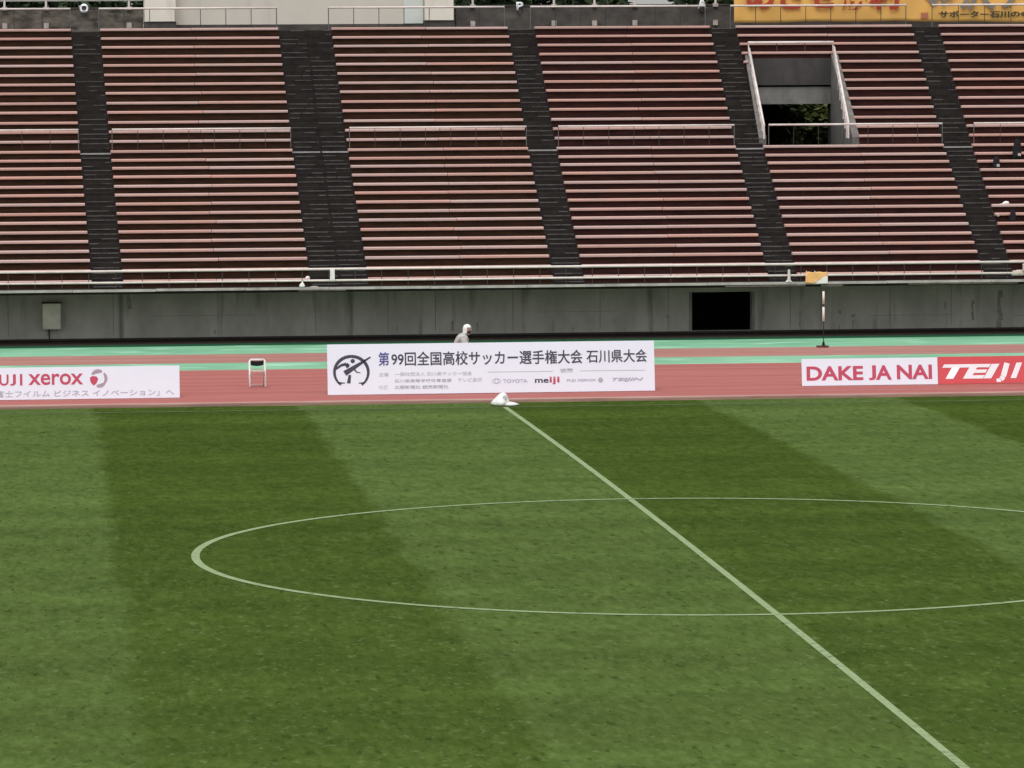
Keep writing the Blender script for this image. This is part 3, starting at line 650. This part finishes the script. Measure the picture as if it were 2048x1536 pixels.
txt('主催', 758, 753, 777, 745, M['ink_pale'], 0.01); txt('一般社団法人 石川県サッカー協会', 790, 752.5, 944, 742.5, M['ink_pale'], 0.01)
txt('石川県高等学校体育連盟', 789, 765.5, 903, 757, M['ink_grey'], 0.01); txt('テレビ金沢', 916, 764, 964, 755, M['ink_pale'], 0.01)
txt('後援', 758, 779, 777, 771, M['ink_pale'], 0.01); txt('北國新聞社 読売新聞社', 789, 778.5, 897, 769.5, M['ink_grey'], 0.01)
txt('協賛', 1120, 745, 1146, 736.5, M['ink_grey'], 0.015)
shape(thick([(975, 744), (1106, 742.4)], [1.0, 1.0]) + thick([(1160, 741.5), (1290, 740)], [1.0, 1.0]), M['ink_pale'], 'rule_line')
txt('TOYOTA', 1006, 766, 1055, 758, M['ink_grey'], 0.02)
el = [(993+8*math.cos(R(a)), 762+4.6*math.sin(R(a))) for a in range(0, 361, 20)]; el2 = [(993+3.4*math.cos(R(a)), 762+4.6*math.sin(R(a))) for a in range(0, 361, 20)]
shape(thick(el, [1.0]*len(el)) + thick(el2, [0.9]*len(el2)), M['ink_grey'], 'oval_logo')
txt('me', 1070, 766, 1097, 757.5, M['ink'], 0.02); txt('iji', 1099, 769, 1119, 753, M['ink_red'], 0.02)
txt('FUJI XEROX', 1134, 764.5, 1192, 757.5, M['ink_grey'], 0.02)
shape([[(1201+5*math.cos(R(a)), 760+5*math.sin(R(a))) for a in range(0, 360, 30)]], M['ink_grey'], 'ball_logo')
txt('TEIJIN', 1224, 764, 1287, 755, M['ink_grey'], 0.03, 0.3)
# left board
o, txt, shape, pt, uv = board_frame('sponsor_board', -15.4, -8.215, 37.97, 0.853, M['white'], 'white board with red company lettering and grey Japanese line, left side', 'sponsor boards along the track')
txt('F', -22, 771.5, -6, 749, M['ink_red'], 0.018); txt('U', -1, 771.5, 17, 749, M['ink_red'], 0.018); txt('J', 20, 771.3, 31.5, 748.5, M['ink_red'], 0.018); txt('I', 40, 771, 44.5, 748, M['ink_red'], 0.018); txt('xerox', 57, 770.5, 166, 746.5, M['ink_red'], 0.015)
C = (197, 757)
M['ink_mauve'] = mat('mauve_ink', (0.40, 0.30, 0.35), 0.6)
disc = [(C[0]+17*math.cos(R(a)), C[1]+17*math.sin(R(a))) for a in range(0, 361, 12)]
shape([[(C[0]-17+15*k/6, C[1]+q) for k, q in ((0, -2), (2, -5), (5.2, -4), (6.6, 1), (5.2, 9), (3.2, 14.2), (1.3, 10.5), (0.2, 5))]], M['ink_red'], 'ball_logo_patch')
seg = []
for a0, a1, w0 in ((212, 296, 8), (314, 398, 6), (36, 104, 7.5)):
    pts = [(C[0]+15*math.cos(R(a0+(a1-a0)*k/8)), C[1]+15*math.sin(R(a0+(a1-a0)*k/8))) for k in range(9)]; seg += thick(pts, [w0*(.4+.6*math.sin(math.pi*(k+.5)/9.5)) for k in range(9)])
shape(seg, M['ink_mauve'], 'ball_logo_ring')
txt('「富士フイルム ビジネス イノベーション」へ', -16, 795.5, 348, 777, M['ink_grey'], 0.006)
# right boards
o, txt, shape, pt, uv = board_frame('sponsor_board', 8.655, 12.395, 39.02, 0.733, M['white'], 'white board with red DAKE JA NAI lettering, right side', 'sponsor boards along the track')
txt('DAKE', 1613.5, 761.5, 1726, 731.5, M['ink_red'], 0.03); txt('J', 1738, 760.5, 1751.5, 730.5, M['ink_red'], 0.03); txt('A', 1752, 759.8, 1783, 730.2, M['ink_red'], 0.03); txt('NAI', 1794, 758.8, 1863.5, 728.8, M['ink_red'], 0.03)
o, txt, shape, pt, uv = board_frame('sponsor_board', 12.405, 16.4, 39.03, 0.745, M['red_board'], 'red board with slanted white company lettering at right edge', 'sponsor boards along the track')
txt('TEI', 1885, 758, 1999, 727.5, M['ink_white'], 0.045, 0.28)
jj = thick([(2014, 726), (2006.5, 753), (2001.5, 759.5), (1993, 761)], [11, 11, 9, 6]); shape(jj, M['ink_white'], 'letter')
txt('I', 2021, 756.2, 2044, 725, M['ink_white'], 0.045, 0.28); txt('N', 2049, 755.6, 2086, 724.4, M['ink_white'], 0.045, 0.28)

# ------------------------------------------------------------------ folding chair on the track
cx_, cy_ = -6.0, 41.2
ch = empty('folding_chair', (cx_, cy_, 0), 'white steel folding chair with black backrest on the red track', 'chair')
wC = .21
for s_ in (-1, 1):
    x = cx_+s_*wC
    MB().tube([(x, cy_-.10, .015), (x, cy_+.05, .42), (x, cy_+.13, .70), (x-s_*.03, cy_+.14, .745)], .028, 8).build('leg', M['cloth'], ch, True)
    MB().tube([(x-s_*.03, cy_+.33, .015), (x-s_*.03, cy_+.05, .36), (x-s_*.03, cy_-.10, .43)], .015, 8).build('leg', M['rail'], ch, True)
MB().tube([(cx_-wC+.03, cy_+.14, .745), (cx_+wC-.03, cy_+.14, .745)], .028, 8).build('top_tube', M['cloth'], ch, True)
bk = MB(); K = 10
for k in range(K):
    a, b = -1+2*k/K, -1+2*(k+1)/K
    f = lambda t: (cx_+t*(wC-.035), cy_+.155-.04*(1-t*t))
    (xa, ya), (xb, yb) = f(a), f(b); za, zb_ = .60-.025*(1-a*a), .60-.025*(1-b*b)
    bk.hexa([(xa, ya, za), (xb, yb, zb_), (xb, yb+.02, zb_), (xa, ya+.02, za), (xa, ya, .72-.012*(1-a*a)), (xb, yb, .72-.012*(1-b*b)), (xb, yb+.02, .72-.012*(1-b*b)), (xa, ya+.02, .72-.012*(1-a*a))])
bk.build('backrest', M['black_cloth'], ch)
MB().box(cx_-wC+.025, cx_+wC-.025, cy_-.22, cy_+.10, .435, .465).build('seat', M['beige_cloth'], ch)
MB().tube([(cx_-wC, cy_-.02, .34), (cx_+wC, cy_-.02, .34)], .012, 6).tube([(cx_-wC+.03, cy_+.30, .05), (cx_+wC-.03, cy_+.30, .05)], .012, 6).build('crossbar', M['rail'], ch)

# ------------------------------------------------------------------ marker pole on the runway
P = ground(1647, 694.5); px_, py_ = P.x, P.y
po = empty('marker_pole', (px_, py_, 0), 'thin marker pole with white upper sleeves on a dark base, on the runway', 'pole')
MB().tube([(px_, py_, .02), (px_, py_, 1.70)], .013, 8).build('pole', M['post'], po, True)
MB().tube([(px_, py_, .80), (px_, py_, 1.23)], .036, 10).build('sleeve', M['rail'], po, True)
MB().tube([(px_, py_, 1.32), (px_, py_, 1.71)], .036, 10).build('sleeve', M['rail'], po, True)
MB().tube([(px_, py_, .02), (px_, py_, .05), (px_, py_, .17)], [.05, .05, .03], 10).build('socket', M['black_cloth'], po)
MB().box(px_-.20, px_+.13, py_-.14, py_+.14, .004, .05).build('base', M['base_red'], po)
for a in (30, 150, 270): MB().tube([(px_, py_, .06), (px_+.22*math.cos(R(a)), py_+.22*math.sin(R(a)), .02)], .015, 6).build('foot', M['black_cloth'], po)

# ------------------------------------------------------------------ white bag at the end of the halfway line
bx, by = 0.0, 34.10
bagE = empty('plastic_bag', (bx, by, 0), 'crumpled white plastic bag slumped where the halfway line meets the touchline', 'bag')
def lump(prof, sx, sy_, cx0, cy0, seed, n=22):
    mb = MB(); rings = []
    for (z, r_, ox) in prof:
        base = len(mb.v); rings.append(base)
        for k in range(n):
            a = 2*math.pi*k/n; w_ = 1+.20*mnoise.noise(Vector((math.cos(a)*1.7+seed, math.sin(a)*1.7, z*7)))+.10*mnoise.noise(Vector((math.cos(a)*4.5+seed, math.sin(a)*4.5, z*16)))
            mb.v.append((cx0+ox+r_*sx*w_*math.cos(a), cy0+r_*sy_*w_*math.sin(a), z))
    for i in range(len(rings)-1):
        for k in range(n): mb.f.append((rings[i]+k, rings[i]+(k+1) % n, rings[i+1]+(k+1) % n, rings[i+1]+k))
    mb.f.append(tuple(rings[0]+k for k in reversed(range(n)))); mb.f.append(tuple(rings[-1]+k for k in range(n)))
    return mb
lump([(.01, .24, 0), (.06, .30, -.01), (.13, .26, 0), (.20, .20, .02), (.27, .15, .05), (.315, .09, .06), (.34, .03, .07)], .85, .8, -.07, by, 1).build('sack', M['plastic'], bagE, True)
lump([(.01, .20, 0), (.04, .22, .02), (.075, .18, -.02), (.10, .11, -.06), (.115, .03, -.08)], 1.15, .7, .15, by-.05, 5).build('flap', M['plastic'], bagE, True)
lump([(.08, .045, 0), (.16, .06, 0), (.25, .05, .01), (.29, .02, .01)], 1, .35, .02, by-.15, 9).build('grey_label', M['ink_pale'], bagE, True)

# ------------------------------------------------------------------ wall cabinet
A, B = at(85, 607, 60.86), at(122, 658, 60.86)
cb = empty('wall_cabinet', ((A.x+B.x)/2, 61.0, B.z), 'grey metal cabinet fixed to the front wall at far left', 'cabinet')
MB().box(A.x, B.x, 60.78, 61.1, B.z, A.z).build('body', M['cabinet'], cb)
MB().box(A.x+.03, B.x-.03, 60.755, 60.78, B.z+.03, A.z-.03).build('door', M['cabinet'], cb)
MB().box(A.x-.03, B.x+.03, 60.70, 61.1, A.z, A.z+.03).build('cap', M['plinth'], cb)
MB().tube([(A.x+.2, 61.06, .05), (A.x+.2, 61.06, B.z)], .02, 6).build('conduit', M['plinth'], cb)

# ------------------------------------------------------------------ things tied to the rails and left on the benches
def sheet_cloth(name, x0, x1, y, z0, z1, m, label, cat, wav=.03, nx=12, nz=8, taper=0.0, sag=0.0, part='cloth'):
    o = empty(name, ((x0+x1)/2, y, z0), label, cat)
    mb = MB(); g_ = []
    for i in range(nx+1):
        row = []
        for j in range(nz+1):
            u, v = i/nx, j/nz
            x = x0+(x1-x0)*u + taper*(u-.5)*(1-v); z = z0+(z1-z0)*v - sag*math.sin(math.pi*u)*(v)
            row.append((x, y-wav*math.sin(u*9+v*2)*(1-.5*v)-.01, z+.012*math.sin(u*13)))
        g_.append(row)
    for i in range(nx):
        for j in range(nz): mb.quad(g_[i][j], g_[i+1][j], g_[i+1][j+1], g_[i][j+1])
    c = mb.build(part, m, o, True)
    bm = bmesh.new(); bm.from_mesh(c.data); bmesh.ops.remove_doubles(bm, verts=bm.verts, dist=1e-5); bmesh.ops.recalc_face_normals(bm, faces=bm.faces); bm.to_mesh(c.data); bm.free()
    md = c.modifiers.new('thickness', 'SOLIDIFY'); md.thickness = .006
    return o
yr = YC-.07
a, b = at(660, 541, yr), at(669.5, 562.5, yr); sheet_cloth('towel', a.x, b.x, yr, b.z, a.z+.04, M['cloth'], 'narrow white towel hung between the bars of the front railing', 'towel', .012)
a, b = at(1611.5, 544, yr), at(1654.5, 566.5, yr)
fo = sheet_cloth('team_flag', a.x, b.x, yr, b.z, a.z, M['flag'], 'orange and white flag tied to the front railing above the pole', 'flag', .03, taper=.04)
for q in (a.x+.03, a.x+.30): MB().tube([(q, yr-.02, a.z-.02), (q, YC, a.z+.02)], .012, 6).build('tie', M['cloth'], fo)
a, b = at(1648, 555, yr-.03), at(1655, 566, yr-.03); MB().hexa([(a.x-.28, yr-.062, b.z-.01), (b.x, yr-.062, b.z-.01), (b.x, yr-.056, b.z-.01), (a.x-.28, yr-.056, b.z-.01), (a.x-.02, yr-.062, a.z+.02), (b.x, yr-.062, a.z+.06), (b.x, yr-.056, a.z+.06), (a.x-.02, yr-.056, a.z+.02)]).build('white_corner', M['cloth'], fo)
o = empty('white_stake', (at(1578, 560, yr).x, yr, ZL), 'white upright stake with spread foot tied to the front railing', 'stake')
x = o.location.x; zz = at(1578, 539, yr).z
MB().tube([(x, yr, ZL+.01), (x, yr, zz)], [.055, .036], 8).build('shaft', M['rail'], o)
lump([(ZL+.0, .12, 0), (ZL+.035, .08, 0), (ZL+.09, .045, 0)], 1, .5, x, yr+.03, 3).build('foot', M['cloth'], o, True)
P = at(604, 577, YC)
o = empty('small_bag', (P.x, YC, ZL), 'small white knotted bag sitting on the coping left of the towel', 'bag')
lump([(ZL, .07, 0), (ZL+.05, .095, 0), (ZL+.10, .07, 0), (ZL+.14, .03, .01), (ZL+.20, .022, .01)], 1, .6, P.x, YC-.05, 4).build('sack', M['cloth'], o, True)
lump([(ZL+.19, .03, 0), (ZL+.22, .045, .01), (ZL+.25, .01, .01)], 1, .6, P.x, YC-.05, 6).build('knot', M['beige_cloth'], o, True)
P = at(615, 560, RY(0)+.1); zz = ZT[0]+PT
o = empty('rag', (P.x, RY(0), zz), 'small white rag on the front bench end beside the wide stairs', 'rag')
lump([(zz, .08, 0), (zz+.035, .07, 0), (zz+.075, .03, .01)], 1, .7, P.x, RY(0)+.03, 8).build('cloth', M['cloth'], o, True)
o = empty('paper_scrap', (at(627, 575, YC-.05).x, YC-.05, ZL), 'flat pale scrap lying on the coping beside the small bag', 'scrap')
lump([(ZL-.05, .13, 0), (ZL+.02, .12, .02), (ZL+.04, .05, .04)], 1.1, .25, o.location.x, YC-.03, 12).build('sheet', M['coping'], o, True)
P = at(2036, 545, YC-.05)
o = empty('folded_blanket', (P.x, YC-.05, 1.9), 'beige folded blanket over the lower rail at right edge', 'blanket')
zz = at(2036, 551, YC-.05).z
lump([(zz, .16, 0), (zz+.05, .21, 0), (zz+.13, .19, .03), (zz+.18, .08, .05)], 1.1, .35, P.x, YC-.05, 14).build('cloth', M['beige_cloth'], o, True)
P = at(2046, 530, YC-.05); o = sheet_cloth('hanging_strap', P.x-.03, P.x+.10, YC-.11, zz+.12, zz+.38, M['beige_cloth'], 'pale strap hanging from the front railing at right edge', 'strap', .01, 4, 4)

def backpack(px, py_bot, row, wdt, hgt, label, patch=True, cat='bag'):
    y = RY(row)-.22; P = at(px, py_bot, y); z0 = ZT[row-1]+.001
    o = empty('backpack', (P.x, y, z0), label, cat, 'black bags left among the benches')
    lump([(z0, wdt*.42, 0), (z0+hgt*.15, wdt*.52, 0), (z0+hgt*.5, wdt*.50, .01), (z0+hgt*.8, wdt*.42, .01), (z0+hgt*.96, wdt*.22, .01), (z0+hgt, wdt*.06, .01)], 1, .55, P.x, y, row+px).build('body', M['black_cloth'], o, True)
    pk = lump([(z0+hgt*.12, wdt*.30, 0), (z0+hgt*.3, wdt*.34, 0), (z0+hgt*.48, wdt*.22, 0)], 1, .5, P.x, y-wdt*.26, row).build('pocket', M['black_cloth'], o, True)
    zt_ = z0+hgt; MB().tube([(P.x-.05, y, zt_-.03), (P.x-.03, y, zt_+.05), (P.x+.04, y, zt_+.05), (P.x+.06, y, zt_-.03)], .012, 6).build('handle', M['black_cloth'], o)
    if patch: MB().box(P.x, P.x+.10, y-wdt*.50, y-wdt*.47, z0+hgt*.28, z0+hgt*.28+.09).build('reflective_patch', M['grey_patch'], o)
    return o
def row_at(py_, px):                              # the bench row whose plank is seen at that height
    best = min(range(NR), key=lambda i: abs(at(px, py_, RY(i)).z-ZC[i])); return best
r1 = row_at(304.5, 2034); r2 = row_at(321, 1990); r3 = row_at(427, 2024); r4 = row_at(409, 2010)
backpack(2034, 312, r1, .30, .78, 'tall black bag standing against a bench near the right edge')
backpack(1992, 330, r2, .24, .50, 'small black backpack with pale patch in front of a bench')
backpack(2025, 440, r3, .22, .46, 'black bag below the white cap, lower right benches', patch=False)
P = at(2011, 405, RY(r4)+.08); zz = ZT[r4]+PT+.004
o = empty('cap', (P.x, RY(r4), zz), 'white cap lying on a bench near the right edge', 'cap')
lump([(zz, .12, 0), (zz+.05, .115, .01), (zz+.085, .08, .02), (zz+.10, .02, .03)], 1, .8, P.x, RY(r4)+.06, 2).build('crown', M['cloth'], o, True)
lump([(zz, .09, 0), (zz+.012, .09, 0), (zz+.02, .04, 0)], 1, .6, P.x-.13, RY(r4)+.03, 3).build('peak', M['cloth'], o, True)
P = at(1996, 428, RY(r3)-.09)
o = empty('drink_pouch', (P.x, RY(r3)-.09, ZT[r3]), 'small pale pouch hanging on a bench end by rightmost stairs', 'pouch')
lump([(ZT[r3]-.03, .03, 0), (ZT[r3]+.01, .06, 0), (ZT[r3]+.06, .06, -.03), (ZT[r3]+.10, .03, -.05)], 1, .4, P.x, RY(r3)-.10, 7).build('pouch_body', M['beige_cloth'], o, True)

# ------------------------------------------------------------------ person in a hooded raincoat behind the big board
PXx, PYy = -0.44, 40.25
per = empty('person', (PXx, PYy, 0), 'person in an off-white hooded raincoat and dark mask behind the tournament board', 'person')
def skin_body(name, joints, bones, m, parent, sub=2):
    keys = list(joints); me = bpy.data.meshes.new(name)
    me.from_pydata([joints[k][0] for k in keys], [(keys.index(a), keys.index(b)) for a, b in bones], [])
    ob = bpy.data.objects.new(name, me); COL.objects.link(ob)
    sk = ob.modifiers.new('skin', 'SKIN'); sk.use_smooth_shade = True
    for i, k in enumerate(keys):
        r_ = joints[k][1]; me.skin_vertices[0].data[i].radius = r_ if isinstance(r_, tuple) else (r_, r_)
    me.skin_vertices[0].data[0].use_root = True
    sb = ob.modifiers.new('sub', 'SUBSURF'); sb.levels = sub; sb.render_levels = sub
    dg = bpy.context.evaluated_depsgraph_get(); m2 = bpy.data.meshes.new_from_object(ob.evaluated_get(dg))
    bpy.data.objects.remove(ob); ob = bpy.data.objects.new(name, m2); COL.objects.link(ob)
    m2.materials.clear(); m2.materials.append(m)
    for p_ in m2.polygons: p_.use_smooth = True
    adopt(ob, parent); return ob
x, y = PXx, PYy
J = {'pel': ((x-.10, y, .88), (.16, .14)), 'wai': ((x-.07, y, 1.04), (.155, .13)), 'che': ((x-.02, y, 1.25), (.175, .14)), 'nek': ((x+.045, y, 1.42), .075), 'hed': ((x+.10, y-.005, 1.54), .095), 'top': ((x+.105, y, 1.64), .08),
     'shl': ((x-.01, y+.17, 1.34), .085), 'ell': ((x+.02, y+.23, 1.08), .06), 'wrl': ((x+.17, y+.12, .98), .045), 'shr': ((x-.01, y-.17, 1.34), .085), 'elr': ((x+.02, y-.23, 1.08), .06), 'wrr': ((x+.17, y-.12, .98), .045),
     'hil': ((x-.10, y+.10, .80), .115), 'knl': ((x-.02, y+.11, .46), .075), 'anl': ((x-.10, y+.11, .10), .05), 'tol': ((x+.06, y+.12, .045), .04), 'hir': ((x-.10, y-.10, .80), .115), 'knr': ((x+.05, y-.11, .47), .075), 'anr': ((x+.08, y-.11, .10), .05), 'tor': ((x+.24, y-.12, .045), .04)}
Bn = [('pel', 'wai'), ('wai', 'che'), ('che', 'nek'), ('nek', 'hed'), ('hed', 'top'), ('che', 'shl'), ('shl', 'ell'), ('ell', 'wrl'), ('che', 'shr'), ('shr', 'elr'), ('elr', 'wrr'), ('pel', 'hil'), ('hil', 'knl'), ('knl', 'anl'), ('anl', 'tol'), ('pel', 'hir'), ('hir', 'knr'), ('knr', 'anr'), ('anr', 'tor')]
body = skin_body('body', J, Bn, M['trousers'], per)
# hands: palm plus five bent fingers
for s_, wj in ((1, 'wrl'), (-1, 'wrr')):
    wx, wy, wz = J[wj][0]; HJ = {'w': ((wx, wy, wz), .026), 'p': ((wx+.07, wy-s_*.01, wz-.012), (.036, .018))}; HB = [('w', 'p')]
    for k, (dy, ln) in enumerate(((-.03, .062), (-.01, .075), (.01, .07), (.03, .054))):
        HJ[f'a{k}'] = ((wx+.09, wy+dy, wz-.018), .0095); HJ[f'b{k}'] = ((wx+.09+ln*.55, wy+dy*1.1, wz-.03), .0085); HJ[f'c{k}'] = ((wx+.09+ln*.8, wy+dy*1.1, wz-.03-ln*.5), .0075)
        HB += [('p', f'a{k}'), (f'a{k}', f'b{k}'), (f'b{k}', f'c{k}')]
    HJ['t0'] = ((wx+.035, wy-s_*.035, wz-.005), .011); HJ['t1'] = ((wx+.075, wy-s_*.055, wz-.012), .009); HB += [('w', 't0'), ('t0', 't1')]
    skin_body('hand', HJ, HB, M['skin'], per, 1)
# raincoat: a loose shell over trunk and arms
CJ = {'hem': ((x-.16, y, .62), (.33, .28)), 'pel': ((x-.13, y, .88), (.29, .25)), 'wai': ((x-.10, y, 1.08), (.26, .23)), 'che': ((x-.05, y, 1.25), (.225, .22)), 'nek': ((x+.03, y, 1.49), (.165, .16)),
      'shl': ((x-.01, y+.185, 1.33), .11), 'ell': ((x+.015, y+.245, 1.08), .088), 'wrl': ((x+.145, y+.135, .99), .066), 'shr': ((x-.01, y-.185, 1.33), .11), 'elr': ((x+.015, y-.245, 1.08), .088), 'wrr': ((x+.145, y-.135, .99), .066)}
skin_body('raincoat', CJ, [('hem', 'pel'), ('pel', 'wai'), ('wai', 'che'), ('che', 'nek'), ('che', 'shl'), ('shl', 'ell'), ('ell', 'wrl'), ('che', 'shr'), ('shr', 'elr'), ('elr', 'wrr')], M['rain'], per)
# face, mask, hood (looking to the right)
hx, hy, hz = x+.105, y-.005, 1.57
def ball(name, c, r3, m, parent, n=16):
    bm = bmesh.new(); bmesh.ops.create_uvsphere(bm, u_segments=n, v_segments=n//2+2, radius=1.0); me = bpy.data.meshes.new(name)
    for v in bm.verts: v.co = Vector((c[0]+v.co.x*r3[0], c[1]+v.co.y*r3[1], c[2]+v.co.z*r3[2]))
    for f in bm.faces: f.smooth = True
    bm.to_mesh(me); bm.free(); me.materials.append(m); o = bpy.data.objects.new(name, me); COL.objects.link(o); adopt(o, parent); return o
HA = R(-48); ca, sa = math.cos(HA), math.sin(HA)
def hp(a, b, c): return (hx+a*ca-b*sa, hy+a*sa+b*ca, hz+c)
face = ball('face', hp(.015, 0, 0), (.088, .088, .115), M['skin'], per)
ball('nose', hp(.108, 0, -.01), (.016, .016, .022), M['skin'], face, 10)
for s_ in (-1, 1): ball('eye', hp(.096, s_*.032, .018), (.012, .012, .008), M['black_cloth'], face, 8)
ball('mask', hp(.055, 0, -.050), (.070, .070, .062), M['black_mask'], face)
bm = bmesh.new(); bmesh.ops.create_uvsphere(bm, u_segments=28, v_segments=20, radius=1.0)
for v in bm.verts: v.co = Vector((-.008+v.co.x*(.135 if v.co.x < 0 else .118), v.co.y*.118, .012+v.co.z*(.142 if v.co.z > 0 else .21)))
for v in bm.verts:
    if v.co.z < -.08: v.co.x -= (-.08-v.co.z)*.9; v.co.x *= 1.15; v.co.y *= 1.2
dele = [f for f in bm.faces if f.calc_center_median().x > .045 and abs(f.calc_center_median().y) < .085 and -.13 < f.calc_center_median().z < .055]
bmesh.ops.delete(bm, geom=dele, context='FACES')
for v in bm.verts:
    n_ = mnoise.noise(v.co*14)*.008; v.co = Vector(hp(v.co.x+n_, v.co.y+n_, v.co.z))
for f in bm.faces: f.smooth = True
me = bpy.data.meshes.new('hood'); bm.to_mesh(me); bm.free(); me.materials.append(M['cloth']); ho = bpy.data.objects.new('hood', me); COL.objects.link(ho); adopt(ho, per)
md = ho.modifiers.new('thickness', 'SOLIDIFY'); md.thickness = .008
